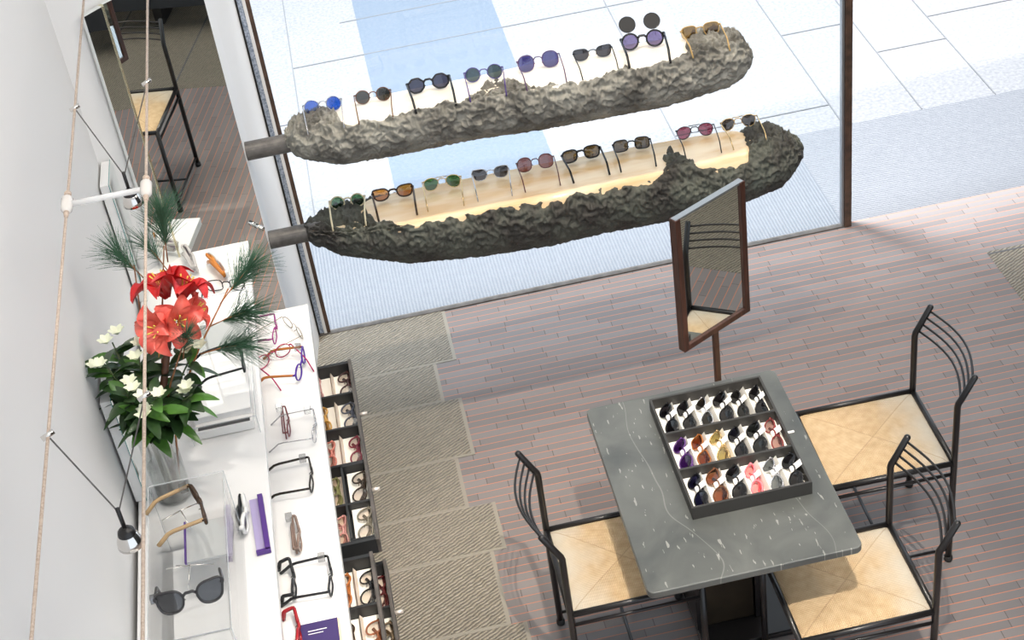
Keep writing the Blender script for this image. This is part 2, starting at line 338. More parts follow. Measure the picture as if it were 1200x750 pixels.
# walls
struct('wall_left', MB().box(WX - 0.15, WX, -1.5, 4.60, 0, 5.0), M['wall'], 'plain white painted wall on the left')
ma = 0.657716; mn = Vector((-sin(ma), cos(ma), 0)); mu = Vector((cos(ma), sin(ma), 0)); mc = 4.034066
def mp(x, off=0.0):   # point on mirror plane at given x
    y = (mc + sin(ma) * x) / cos(ma); return Vector((x, y, 0)) + mn * off
mb = MB()
P = [mp(-0.90, 0.03), mp(-0.405, 0.03), mp(-0.405, 0.20), mp(-0.90, 0.20)]
mb.prism([(p.x, p.y) for p in P], 0, 5.0); struct('wall_corner', mb, M['wall'], 'white wall set at an angle behind the tall mirror')
mb = MB(); mb.prism([(-0.55, 4.82), (-0.405, 4.787), (-0.40, 5.0), (-0.352, WY - 0.03), (-0.352, WY - 0.005), (-0.60, WY - 0.005)], 0, 5.0)
struct('wall_return', mb, M['wall'], 'narrow white wall between tall mirror and window')
struct('wall_header', MB().box(-0.6, 5.0, WY - 0.03, WY + 0.2, 3.1, 5.0), M['wall'])
struct('ceiling', MB().box(WX - 0.15, 5.0, -1.5, WY + 0.2, 5.0, 5.1), M['ceil'])
struct('wall_right', MB().box(4.4, 4.5, 0.0, WY + 0.2, 0, 5.0), M['darkboard'], 'dark wall far to the right')
# window
win = MB().box(-0.30, 1.915, WY + 0.000, WY + 0.010, 0.006, 3.1).build('window_1', M['glass']); tag(win, 'large clear shop window pane', kind='structure')
mb = MB().box(1.915, 1.925, WY - 0.006, WY + 0.020, 0, 3.1); mb.build('window_edge_strip', M['alu'], win)
mb = MB().box(1.926, 1.955, WY - 0.015, WY + 0.030, 0, 3.1); mb.build('window_frame', M['brownframe'], win)
mb = MB().box(-0.352, -0.345, WY - 0.003, WY + 0.02, 0, 3.1); mb.build('window_gasket', M['black'], win)
mb = MB().box(-0.315, -0.300, WY - 0.002, WY + 0.02, 0, 3.1); mb.build('window_frame', M['brownframe'], win)
mb = MB().box(-0.327, -0.315, WY - 0.002, WY + 0.02, 0, 3.1); mb.build('window_edge_strip', M['white'], win)
struct('trim_granite', MB().box(-0.62, -0.326, WY + 0.004, WY + 0.16, 0, 3.1), M['granite'], 'speckled blue granite strip beside the window')

# ------------------------------------------------------------------ tall corner mirror
t = thing('wall_mirror', 'tall frameless mirror leaning in the corner beside the window wall', 'mirror', (mp(-0.55).x, mp(-0.55).y, 0))
def lp(v): return Vector(v) - Vector(t.location)
def mpanel(x0, x1, z0, z1, name, skew=0.0, parent=t, off=0.0):
    a, b = mp(x0, off + skew), mp(x1, off); a2, b2 = mp(x0, off + skew + 0.018), mp(x1, off + 0.018)
    pol = [lp(a), lp(b), lp(b2), lp(a2)]
    return MB().prism([(p.x, p.y) for p in pol], z0, z1).build(name, M['mirror'], parent)
mpanel(-0.682, -0.405, 0.0, 1.90, 'mirror_panel')
mpanel(-0.742, -0.687, 0.0, 1.98, 'side_mirror_panel', skew=-0.006)
a, b, b2, a2 = mp(-0.687, -0.002), mp(-0.682, -0.002), mp(-0.682, 0.02), mp(-0.687, 0.02)
MB().prism([(lp(p).x, lp(p).y) for p in (a, b, b2, a2)], 0, 1.98).build('edge_strip', M['palebead'], t)
pf = mp(-0.428) ; q0 = lp(pf) + Vector((0, 0, 0.985)); MB().tube([q0 + mn * 0.002, q0 - mn * 0.035], 0.009, 14).build('mirror_fixing', M['chrome'], t, smooth=True)
# upper part of main panel up to its sloping top
o = mpanel(-0.682, -0.405, 1.90, 1.985, 'mirror_panel')

# ------------------------------------------------------------------ counter, tier, drawers
mb = MB().box(-0.815, -0.295, 1.5, 4.365, 0.86, 0.90); ct = thing('display_counter', 'long white lacquered lower counter along the left wall', 'counter', (-0.5, 3.0, 0))
def rel(o, name, mb, m, **kw):
    lc = o.location; mb.v = [(v[0] - lc[0], v[1] - lc[1], v[2] - lc[2]) for v in mb.v]; return mb.build(name, m, o, **kw)
rel(ct, 'countertop', mb, M['white'], bevel=0.003)
rel(ct, 'cabinet_body', MB().box(-0.80, -0.42, 1.5, 4.33, 0.0, 0.86), M['white'])
tr = thing('display_shelf', 'raised white back shelf standing on the long counter', 'shelf', (-0.63, 3.0, 0.9))
rel(tr, 'shelf_top', MB().box(-0.815, -0.452, 1.5, 4.585, 1.022, 1.05), M['white'], bevel=0.002)
rel(tr, 'shelf_side', MB().box(-0.617, -0.60, 1.5, 4.335, 0.9, 1.022), M['white'])
rel(tr, 'shelf_end', MB().box(-0.80, -0.60, 4.335, 4.36, 0.9, 1.022), M['white'])

def drawer(loc_label, X0, X1, Y0, Y1, ztop, depth, ydiv, front_m, handles, trays=()):
    t = thing('drawer', loc_label, 'drawer', ((X0 + X1) / 2, (Y0 + Y1) / 2, ztop - depth))
    th = 0.006
    rel(t, 'drawer_front', MB().box(X1 - 0.010, X1, Y0 - 0.004, Y1 + 0.004, ztop - depth, ztop + 0.003), front_m, bevel=0.001)
    rel(t, 'side_panel', MB().box(X0, X1 - 0.010, Y0, Y0 + 0.012, ztop - depth, ztop), M['darkboard'])
    rel(t, 'side_panel', MB().box(X0, X1 - 0.010, Y1 - 0.012, Y1, ztop - depth, ztop), M['darkboard'])
    rel(t, 'drawer_base', MB().box(X0, X1 - 0.010, Y0, Y1, ztop - depth - 0.004, ztop - depth), M['darkboard'])
    for y in ydiv: rel(t, 'divider', MB().box(X0, X1 - 0.010, y - 0.004, y + 0.004, ztop - depth, ztop - 0.002), M['darkboard'])
    for y in handles:
        rel(t, 'handle', MB().tube([(X1 - 0.001, y, ztop - 0.018), (X1 + 0.024, y, ztop - 0.018)], 0.006, 12), M['handle'], smooth=True)
    return t
D1 = drawer('long open black drawer nearest the window, two pale handles', -0.41, -0.19, 3.305, 4.145, 0.80, 0.05, (3.985, 3.82, 3.65, 3.475), M['steel'], (3.885, 3.53))
D2 = drawer('upper open black drawer at the bottom edge of the view', -0.41, -0.215, 2.60, 3.255, 0.80, 0.05, (3.065, 2.87), M['steel'], ())
D3 = drawer('lower open black drawer pulled out furthest beneath another', -0.41, -0.19, 2.70, 3.36, 0.655, 0.05, (3.18, 2.98), M['steel'], (3.165,))
D2b = D2
def liner(parent, x0, x1, y0, y1, z, m=None):
    rel(parent, 'liner', MB().box(x0, x1, y0, y1, z - 0.003, z), m or M['liner'])
def fin(parent, x, y0, y1, z0, z1, m, w=0.012):
    mb = MB(); ym = (y0 + y1) / 2
    mb.add([(x - w / 2, y0, z0), (x + w / 2, y0, z0), (x + w / 2, y1, z0), (x - w / 2, y1, z0), (x, y0 + 0.002, z1), (x, y1 - 0.02, z1)], [(0, 3, 2, 1), (0, 1, 4), (2, 3, 5), (1, 2, 5, 4), (3, 0, 4, 5)])
    rel(parent, 'fin_divider', mb, m)
for (y0, y1) in ((3.99, 4.13), (3.825, 3.98), (3.655, 3.815)):
    liner(D1, -0.40, -0.202, y0, y1, 0.757); fin(D1, -0.262, y0, y1, 0.757, 0.792, M['cream'])
liner(D1, -0.40, -0.275, 3.48, 3.645, 0.757, M['cream']); liner(D1, -0.40, -0.275, 3.32, 3.47, 0.757, M['cream'])
liner(D1, -0.258, -0.202, 3.48, 3.63, 0.775); liner(D1, -0.258, -0.202, 3.318, 3.47, 0.775)
rel(D1, 'inner_tray', MB().box(-0.272, -0.266, 3.325, 3.64, 0.752, 0.803).box(-0.272, -0.202, 3.634, 3.640, 0.752, 0.803).box(-0.272, -0.202, 3.319, 3.325, 0.752, 0.80), M['darkboard'])
for (y0, y1) in ((3.07, 3.24), (2.875, 3.06), (2.68, 2.865)):
    liner(D2, -0.40, -0.227, y0, y1, 0.757); fin(D2, -0.277, y0, y1, 0.757, 0.792, M['cream'])
for (y0, y1) in ((3.185, 3.345), (2.985, 3.175), (2.80, 2.975)):
    liner(D3, -0.40, -0.202, y0, y1, 0.612)

# ------------------------------------------------------------------ eyewear builder
def outline(style, a, b, side):
    pts = []; N = 28
    for i in range(N):
        t_ = 2 * pi * i / N; c, s_ = cos(t_), sin(t_)
        e = {'round': 2.0, 'square': 3.6, 'oval': 2.1, 'cateye': 2.3, 'aviator': 2.2, 'hex': 2.6, 'way': 3.0, 'big': 2.4}[style]
        x = math.copysign(abs(c) ** (2 / e), c) * a / 2; z = math.copysign(abs(s_) ** (2 / e), s_) * b / 2
        ox = x * side      # outward positive
        if style == 'cateye':
            if z > 0 and ox > 0: z += 0.25 * b * (ox / (a / 2)) ** 2; x += side * 0.05 * a * (ox / (a / 2))
            if z < 0: x *= 0.95
        if style == 'aviator':
            if z < 0: x = x * 0.9 + side * 0.05 * a * (-z / (b / 2)); z *= 1.1
            else: z *= 0.85
        if style == 'way':
            x *= 1 + 0.10 * z / (b / 2)
        if style == 'hex':
            k = round(t_ / (pi / 4)); x = cos((k) * pi / 4 + 0.0) * a / 2 * 1.0 if False else x
            r_ = 1 / max(abs(cos(((t_ + pi / 8) % (pi / 4)) - pi / 8)), 0.6) * 0.96; x = cos(t_) * a / 2 * r_; z = sin(t_) * b / 2 * r_
        pts.append((x, z))
    return pts
TIP = M['blackrub']
def eyewear(name, label, cat, loc, rot, style, fmat, lmat, w=0.138, h=None, rim=0.0016, fold=False, group=None, temple=None, tl=0.13, tagged=False, clip=None, lean=0.0, parts=True, clipholder=None, tipm=None):
    t = thing(name, label, cat, loc, rot, group)
    a = w * 0.375; b = {'round': 0.92, 'square': 0.80, 'oval': 0.72, 'cateye': 0.72, 'aviator': 0.84, 'hex': 0.86, 'way': 0.78, 'big': 0.95}[style] * a
    if h: b = h
    elif lean < -0.2: b *= 1.06
    cx = w / 2 - a / 2 - 0.004; zc = b / 2 + rim * 1.3 + (0.05 * b if style == 'aviator' else 0)
    tm = temple or fmat
    L = Matrix.Rotation(lean, 4, 'X')
    def q(x, y, z): return L @ Vector((x, y, z))
    mb = MB()
    for sd in (-1, 1):
        ol = outline(style, a, b, sd)
        mb.tube([q(sd * cx + x, -0.02 * ((sd * cx + x) / (w / 2)) ** 2 * 0.35, zc + z) for x, z in ol], rim, 6, closed=True, sq=(1.3, 1.0))
        hx = sd * w / 2
        mb.tube([q(sd * (cx + a / 2 - 0.002), -0.005, zc + b * 0.22), q(hx, -0.008, zc + b * 0.25), q(hx, -0.014, zc + b * 0.25)], rim * 1.5, 6)
    bx = cx - a / 2 + 0.001
    mb.tube([q(-bx, 0, zc + b * 0.12), q(-bx * 0.5, 0.002, zc + b * 0.26), q(bx * 0.5, 0.002, zc + b * 0.26), q(bx, 0, zc + b * 0.12)], rim * 1.25, 6)
    if style == 'aviator': mb.tube([q(-bx - 0.006, 0, zc + b * 0.40), q(bx + 0.006, 0, zc + b * 0.40)], rim, 6)
    for sd in (-1, 1): mb.tube([q(sd * bx, -0.002, zc - 0.002), q(sd * bx * 0.75, -0.009, zc - 0.006)], 0.0012, 5)
    mb.build('frame', fmat, t, smooth=True)
    for sd in (-1, 1):
        ol = outline(style, a * 0.98, b * 0.98, sd); m2 = MB(); n = len(ol)
        vs_ = [q(sd * cx, 0.0022 - 0.006 * (cx / (w / 2)) ** 2, zc)] + [q(sd * cx + x, -0.02 * ((sd * cx + x) / (w / 2)) ** 2 * 0.35, zc + z) for x, z in ol]
        m2.add(vs_, [(0, 1 + i, 1 + (i + 1) % n) for i in range(n)]); m2.build('lens', lmat, t, smooth=True)
    zt = zc + b * 0.25
    for sd in (-1, 1):
        hx = sd * w / 2; m3 = MB()
        if not fold:
            pts = [q(hx, -0.010, zt)] + [Vector((hx - sd * 0.006 * (y / tl), -0.012 - y, max(0.0025, (q(hx, -0.01, zt).z) * (1 - 0.15 * y / tl)) if y < tl * 0.72 else max(0.0025, q(hx, -0.01, zt).z * 0.89 * (1 - (y / tl - 0.72) / 0.28 * 0.95)))) for y in [tl * k / 8 for k in range(1, 9)]]
        else:
            off = -0.014 - (0.006 if sd > 0 else 0)
            pts = [q(hx, -0.012, zt)] + [q(hx - sd * y, off, zt - 0.002 - (0 if y < tl * 0.7 else (y - tl * 0.7) * 0.55)) for y in [0.004] + [min(tl, 0.128) * k / 6 for k in range(1, 7)]]
        rr = [rim * 1.2 + 0.0004 * (i / len(pts)) for i in range(len(pts))]
        m3.tube(pts, rr, 6, sq=(1.0, 1.5) if rim > 0.0014 else None)
        m3.build('temple', tm, t, smooth=True)
    if clip is not None:   # flipped-up lens pair
        m5 = MB()
        for sd in (-1, 1):
            m4 = MB()
            ol = outline('round', a, b, sd)
            pts = [q(sd * cx * 1.0 + x, 0.010 + (z + b / 2) * 0.5, zc + b * 0.55 + (z + b / 2) * 0.9) for x, z in ol]
            n = len(pts); c_ = sum(pts, Vector()) / n
            m4.add([c_] + pts, [(0, 1 + i, 1 + (i + 1) % n) for i in range(n)]); m5.tube(pts, 0.0014, 6, closed=True); m4.build('flip_up_lens', clip, t)
        m5.build('flip_up_rim', fmat, t, smooth=True)
    if tagged:
        MB().box(-0.010, 0.012, 0.001, 0.0018, zc - 0.004, zc + b * 0.55 + 0.012).build('price_tag', M['paper'], t)
        MB().box(-0.052, -0.03, -0.0245, -0.023, 0.004, 0.020).build('price_tag', M['paper'], t)
    if clipholder:
        sd = clipholder
        MB().box(sd * w / 2 - 0.011, sd * w / 2 + 0.011, -0.034, -0.014, zt - 0.010, zt + 0.008).build('security_tag', M['tagclear'], t, bevel=0.002)
    return t
M['tagclear'] = clear('clear_tag', (0.72, 0.72, 0.72), 0.15)

# ------------------------------------------------------------------ floating log displays
def interp(tab, x):
    if x <= tab[0][0]: return tab[0][1]
    for (xa, a), (xb, b) in zip(tab, tab[1:]):
        if x <= xb: return a + (b - a) * (x - xa) / (xb - xa)
    return tab[-1][1]
def smooth(a, b, x):
    t_ = max(0.0, min(1.0, (x - a) / (b - a))); return t_ * t_ * (3 - 2 * t_)
def log_shelf(label, top, bot, el, pipe_z, cm, wm, seed, woodspan, flat=0.58, px0=-0.405, amp=0.020, bd=0.5, patches=()):
    AY = 4.85; k = cos(el)
    x0, x1 = top[0][0], top[-1][0]
    t = thing('floating_display_log', label, 'display shelf', ((x0 + x1) / 2, AY, pipe_z))
    NX, NA = 620, 160
    def station(x):
        zt, zb_ = interp(top, x), interp(bot, x); return (zt + zb_) / 2, max(0.01, (zt - zb_) / 2 * k)
    mid = [station(x0 + (x1 - x0) * f) for f in (0.3, 0.5, 0.7)]
    ZF = sum(c for c, r in mid) / 3 + flat * sum(r for c, r in mid) / 3
    def rad(x):
        zc, R = station(x); ez = min(x - x0, x1 - x) / 0.05
        if ez < 1: R = max(R, 0.055) * (max(0.12, 1 - (1 - max(0, ez)) ** 2) ** 0.5)
        return zc, R
    cv = []; wv = []
    for i in range(NX + 1):
        x = x0 + (x1 - x0) * i / NX; zc, R = rad(x)
        wav = noise.noise(Vector((x * 6, seed, 0))) * 0.9 + noise.noise(Vector((x * 22, seed, 3))) * 0.55
        pt = max([0.0] + [p[2] * math.exp(-((x - p[0]) / p[1]) ** 2) for p in patches])
        endm = 1 - smooth(woodspan[0] - 0.03, woodspan[0] + 0.05, x) * (1 - smooth(woodspan[1] - 0.05, woodspan[1] + 0.03, x))
        for j in range(NA):
            a = 2 * pi * j / NA; dy, dz = cos(a), sin(a)
            q = Vector((x * 26, (AY + dy * R) * 34, (zc + dz * R) * 34)) + Vector((seed, 0, 0))
            jag = noise.noise(q * 1.3) * 0.30
            if dz > flat:      # on the flat: measure how far towards the front edge
                s_ = dz + (0.25 if dy > 0 else 0)
            else: s_ = dz
            if dy > 0 and dz < flat: bdl = 0.35
            else: bdl = bd
            m_ = 1 - smooth(-0.06, 0.06, s_ - bdl + 0.16 * wav + jag * 0.5 - pt * 1.3 - endm * 1.6)
            if dy > 0.25: m_ = min(m_, 1 - smooth(0.25, 0.5, dz) * (1 - endm))
            r1 = 1 - abs(noise.noise(q)) * 2.2; r2 = 1 - abs(noise.noise(q * 2.1)) * 2.6; r3 = noise.noise(q * 4.5)
            d = amp * (r1 * 0.62 + r2 * 0.42 + r3 * 0.12 - 0.15) * (0.35 + 0.75 * max(0, dz + 0.6))
            rr = (R + max(d, -0.003) + 0.004) * m_ + (R - 0.016) * (1 - m_)
            yy, zz = AY + dy * rr, zc + dz * rr
            lim = (ZF + 0.004 + d * 0.9) * m_ + (ZF - 0.014) * (1 - m_)
            if zz > lim: zz = lim
            cv.append((x - t.location.x, yy - AY, zz - pipe_z))
            rw = max(0.004, R - 0.002 - 0.03 * endm); z2 = zc + dz * rw
            if z2 > ZF: z2 = ZF
            elif z2 > ZF - 0.02: z2 = ZF - (ZF - z2) ** 1.3 / (0.02 ** 0.3)
            wv.append((x - t.location.x, dy * rw, z2 - pipe_z))
    fs_ = [(i * NA + j, (i + 1) * NA + j, (i + 1) * NA + (j + 1) % NA, i * NA + (j + 1) % NA) for i in range(NX) for j in range(NA)]
    fs_ += [tuple(range(NA)), tuple(NX * NA + j for j in range(NA))[::-1]]
    MB().add(cv, fs_).build('crust', cm, t, smooth=True)
    MB().add(wv, fs_).build('polished_wood_core', wm, t, smooth=True)
    MB().tube([(px0 - t.location.x, 0, 0), (x0 + 0.06 - t.location.x, 0, 0)], 0.033, 24).build('support_pipe', M['steelpipe'], t)
    return t, ZF
M['steelpipe'] = mottled('dark_pipe', (0.085, 0.078, 0.072), (0.14, 0.13, 0.12), 40, 0.45, metal=0.2)
L1, Z1 = log_shelf('upper floating log shelf with grey crinkled crust', [(-0.262, 1.26), (-0.253, 1.295), (-0.203, 1.318), (0.0, 1.352), (0.102, 1.360), (0.43, 1.360), (0.67, 1.37), (0.97, 1.368), (1.303, 1.335), (1.36, 1.30), (1.39, 1.22)],
    [(-0.262, 1.22), (-0.246, 1.183), (-0.15, 1.14), (-0.093, 1.119), (0.057, 1.112), (0.395, 1.112), (0.577, 1.098), (0.824, 1.094), (1.073, 1.089), (1.294, 1.116), (1.36, 1.15), (1.39, 1.20)], radians(29.6), 1.236, M['crust1'], M['gold'], 3.0, (-0.10, 1.20), 0.60, bd=0.70, patches=((0.50, 0.09, 0.36), (1.25, 0.1, 0.5), (-0.15, 0.06, 0.4)))
L2, Z2 = log_shelf('lower floating log shelf with dark mossy crust', [(-0.272, 0.87), (-0.259, 0.899), (-0.167, 0.976), (0.036, 0.985), (0.343, 0.97), (0.655, 0.962), (0.969, 0.95), (1.286, 0.934), (1.462, 0.910), (1.541, 0.847), (1.57, 0.79)],
    [(-0.272, 0.84), (-0.266, 0.833), (-0.165, 0.744), (0.072, 0.65), (0.325, 0.617), (0.582, 0.6), (0.779, 0.606), (1.041, 0.6), (1.305, 0.609), (1.471, 0.646), (1.545, 0.716), (1.57, 0.77)], radians(33.5), 0.862, M['crust2'], M['gold2'], 11.0, (-0.06, 1.38), 0.62, bd=0.56, patches=((1.085, 0.055, 0.42), (0.0, 0.06, 0.25)))

BLK = fm((0.010, 0.010, 0.012)); GOLDF = fm((0.75, 0.55, 0.28), 0.2, 0.9); TORT = fm((0.13, 0.05, 0.02)); SILV = fm((0.6, 0.6, 0.62), 0.2, 0.9)
CREAMF = fm((0.75, 0.66, 0.45)); CLR = M['acryledge']; VIOLF = fm((0.07, 0.04, 0.20))
up1 = [  # x, style, frame, lens, width, label
 (-0.114, 'round', SILV, lm((0.02, 0.10, 0.50), 0.10), 0.135, 'round sunglasses with blue mirror lenses, first on the upper log', {}),
 (0.061, 'round', TORT, lm((0.05, 0.045, 0.035)), 0.128, 'small round dark sunglasses with thin tortoise rims on the upper log', {}),
 (0.257, 'hex', BLK, lm((0.05, 0.045, 0.08)), 0.150, 'chunky black hexagonal sunglasses on the upper log', dict(rim=0.0032)),
 (0.451, 'round', VIOLF, lm((0.06, 0.09, 0.09)), 0.136, 'violet rimmed round sunglasses standing on the upper log', {}),
 (0.645, 'big', fm((0.10, 0.05, 0.12)), lm((0.06, 0.05, 0.20), 0.08), 0.150, 'large sunglasses with indigo mirror lenses on the upper log', {}),
 (0.837, 'cateye', BLK, lm((0.04, 0.035, 0.04)), 0.138, 'small dark wing-cornered sunglasses left of the flip-up pair', {}),
 (1.017, 'round', BLK, lm((0.22, 0.16, 0.32)), 0.152, 'black flip-up sunglasses with lilac lenses and raised covers', dict(clip=lm((0.002, 0.002, 0.002), 0.0), rim=0.0035)),
 (1.224, 'way', fm((0.45, 0.30, 0.12)), lm((0.24, 0.13, 0.03)), 0.142, 'honey coloured sunglasses at the outer end of the upper log', dict(rim=0.0022))]
for x, st, f_, l_, w_, lab, kw in up1:
    eyewear('sunglasses', lab, 'sunglasses', (x, 4.885, Z1 + 0.0035), (0, 0, random.uniform(-0.08, 0.08)), st, f_, l_, w=w_, group='sunglasses on the upper log', tl=0.125, lean=-0.28, **kw)
lo2 = [
 (-0.104, 'round', CREAMF, lm((0.05, 0.13, 0.06)), 0.130, 'round sunglasses with pale rims and green lenses, first on the lower log', dict(rim=0.0026)),
 (0.063, 'cateye', fm((0.05, 0.025, 0.015)), lm((0.50, 0.20, 0.03)), 0.150, 'brown cat-eye sunglasses with amber lenses on the lower log', dict(rim=0.003)),
 (0.245, 'aviator', GOLDF, lm((0.06, 0.14, 0.03)), 0.142, 'gold aviators with green lenses on the lower log', {}),
 (0.424, 'cateye', SILV, lm((0.07, 0.055, 0.05)), 0.136, 'dark lensed winged sunglasses between green aviators and brown round pair', dict(h=0.043)),
 (0.592, 'big', fm((0.12, 0.03, 0.03)), lm((0.32, 0.12, 0.10)), 0.140, 'large round sunglasses with rosy brown lenses on the lower log', {}),
 (0.763, 'way', BLK, lm((0.12, 0.07, 0.02)), 0.146, 'thick black square sunglasses with brown lenses on the lower log', dict(rim=0.0030)),
 (0.952, 'square', BLK, lm((0.09, 0.06, 0.03)), 0.140, 'slim black square sunglasses beside the mossy lump', dict(rim=0.0022, h=0.043)),
 (1.192, 'aviator', BLK, lm((0.26, 0.05, 0.08)), 0.142, 'black aviators with wine red lenses on the lower log', {}),
 (1.357, 'aviator', GOLDF, lm((0.06, 0.045, 0.035)), 0.138, 'gold aviators with dark lenses at the outer end of lower log', {})]
for x, st, f_, l_, w_, lab, kw in lo2:
    eyewear('sunglasses', lab, 'sunglasses', (x, 4.925, Z2 + 0.0035), (0, 0, random.uniform(-0.08, 0.08)), st, f_, l_, w=w_, group='sunglasses on the lower log', tl=0.125, lean=-0.28, **kw)

# ------------------------------------------------------------------ table
tb = thing('cafe_table', 'rectangular grey slate topped table on a dark pedestal', 'table', (0.804, 3.332, 0))
TX0, TX1, TY0, TY1 = 0.50, 1.108, 2.932, 3.732
def rrect(x0, x1, y0, y1, r, n=6):
    pts = []
    for cx, cy, a0 in ((x1 - r, y1 - r, 0), (x0 + r, y1 - r, pi / 2), (x0 + r, y0 + r, pi), (x1 - r, y0 + r, 1.5 * pi)):
        for i in range(n + 1): pts.append((cx + r * cos(a0 + pi / 2 * i / n), cy + r * sin(a0 + pi / 2 * i / n)))
    return pts
mb = MB().prism(rrect(TX0, TX1, TY0, TY1, 0.022), 0.716, 0.74); rel(tb, 'tabletop', mb, M['slate'], bevel=0.003)
rel(tb, 'table_apron', MB().box(0.62, 0.98, 3.12, 3.54, 0.700, 0.716), M['black'])
rel(tb, 'pedestal', MB().box(0.752, 0.918, 3.395, 3.56, 0.02, 0.700), M['pedestal'], bevel=0.004)
rel(tb, 'pedestal_rail', MB().box(0.726, 0.749, 3.385, 3.57, 0.02, 0.700), M['black'], bevel=0.002)
rel(tb, 'pedestal_rail', MB().box(0.921, 0.944, 3.385, 3.57, 0.02, 0.700), M['black'], bevel=0.002)
rel(tb, 'base_plate', MB().box(0.724, 1.10, 3.30, 3.62, 0.0, 0.02), M['black'], bevel=0.003)

# table mirror on a post
um = 0.498
tm_ = thing('stand_mirror', 'brown wood framed mirror on a tall post behind the table', 'mirror', (0.941, 3.79, 0.0), (0, 0, um))
FW, FH, FD = 0.282, 0.486, 0.028; zb = 0.896
rz0, rz1 = zb, zb + FH; hw = FW / 2; bw = 0.020
def fr(name, *b): MB().box(*b).build(name, M['walnut'], tm_, bevel=0.0015)
fr('frame_stile', -hw, -hw + bw, -FD / 2, FD / 2, rz0, rz1); fr('frame_stile', hw - bw, hw, -FD / 2, FD / 2, rz0, rz1)
fr('frame_rail', -hw + bw, hw - bw, -FD / 2, FD / 2, rz0, rz0 + bw)
MB().box(-hw + 0.004, hw - 0.004, -FD / 2 + 0.004, FD / 2 - 0.004, rz1 - 0.006, rz1 + 0.001).build('frame_top', M['alu'], tm_)
MB().box(-hw + bw - 0.002, hw - bw + 0.002, -0.007, 0.007, rz0 + bw - 0.002, rz1 - 0.005).build('mirror_glass', M['mirror'], tm_)
MB().box(-0.010, 0.010, -0.006, 0.006, 0.0, rz0 + 0.002).build('post', M['walnut'], tm_, bevel=0.001)
MB().lathe([(0, 0), (0.085, 0), (0.085, 0.006), (0.02, 0.010), (0, 0.010)], 32).build('base_disc', M['walnut'], tm_)

# ------------------------------------------------------------------ chairs  (local: back at -x, seat forward +x, origin on floor at seat centre)
def make_chair(label):
    t = thing('dining_chair', label, 'chair', group='metal rush seat chairs around the table')
    SX, SY = 0.20, 0.1825; zs = 0.440
    mb = MB()
    def ss(u): return math.copysign(abs(u) ** 0.9, u)
    N = 20; vs_ = []
    for i in range(N + 1):
        for j in range(N + 1):
            u, v = -1 + 2 * i / N, -1 + 2 * j / N
            e = max(abs(u), abs(v)); hgt = 0.010 * (1 - e ** 4) * (0.6 + 0.6 * e) + (0.0 if e < 0.99 else -0.006)
            dd = abs(abs(u) - abs(v)); hgt -= 0.0025 * math.exp(-(dd / 0.06) ** 2)
            vs_.append((u * (SX - 0.006), v * (SY - 0.006), zs - 0.002 + hgt))
    fs_ = [(i * (N + 1) + j, (i + 1) * (N + 1) + j, (i + 1) * (N + 1) + j + 1, i * (N + 1) + j + 1) for i in range(N) for j in range(N)]
    b0 = len(vs_)
    mb.add(vs_, fs_); mb.box(-SX + 0.008, SX - 0.008, -SY + 0.008, SY - 0.008, zs - 0.022, zs - 0.012)
    mb.build('seat', M['rush'], t, smooth=True)
    r = 0.0105
    f = MB()
    for s in (-1, 1):
        f.tube([(-SX, s * SY, zs - 0.004), (SX, s * SY, zs - 0.004)], 0.0095, 10)
        f.tube([(-SX, s * SY, zs - 0.050), (SX, s * SY, zs - 0.050)], 0.006, 8)
        f.tube([(s * SX, -SY, zs - 0.004), (s * SX, SY, zs - 0.004)], 0.0095, 10)
    f.build('seat_frame', M['black'], t, smooth=True)
    for s in (-1, 1):
        pts = [(-SX, s * SY, 0.012), (-SX, s * SY, 0.67), (-SX - 0.003, s * SY, 0.684), (-SX - 0.010, s * SY, 0.696), (-SX - 0.050, s * SY, 0.778), (-SX - 0.052, s * SY, 0.782)]
        o = MB().tube(pts, [r, r, r, r, r * 0.95, r * 0.6], 12).build('rear_leg', M['black'], t, smooth=True)
        MB().lathe([(0, 0), (0.0135, 0.001), (0.0145, 0.006), (0.0135, 0.018), (0.011, 0.022)], 14, (-SX, s * SY, 0)).build('foot_cap', M['blackrub'], o, smooth=True)
        o = MB().tube([(SX, s * SY, 0.012), (SX, s * SY, zs - 0.002)], r, 12).build('front_leg', M['black'], t, smooth=True)
        MB().lathe([(0, 0), (0.0135, 0.001), (0.0145, 0.006), (0.0135, 0.018), (0.011, 0.022)], 14, (SX, s * SY, 0)).build('foot_cap', M['blackrub'], o, smooth=True)
        MB().tube([(-SX, s * SY, 0.052), (SX, s * SY, 0.052)], 0.0055, 8).build('stretcher', M['black'], t, smooth=True)
    MB().tube([(0, -SY, 0.052), (0, SY, 0.052)], 0.0055, 8).build('stretcher', M['black'], t, smooth=True)
    for k in range(4):
        z = 0.692 + 0.024 * k; x = -SX - 0.008 - 0.0117 * k
        MB().tube(arc((x, -SY, z), (x, SY, z), (-0.045, 0, 0.0), 12), 0.0038, 8).build('back_wire', M['black'], t, smooth=True)
    return t
c1 = make_chair('black metal rush seat chair standing left of the table'); c1.location = (0.507, 3.376, 0)
for lab, x, y, a in (('black metal rush seat chair at the far right side of the table', 1.403, 3.647, pi - 0.02), ('rush seat chair at the table\'s near right corner, in the foreground', 1.115, 3.090, pi)):
    c = cp(c1); c.location = (x, y, 0); c.rotation_euler = (0, 0, a); c['label'] = lab

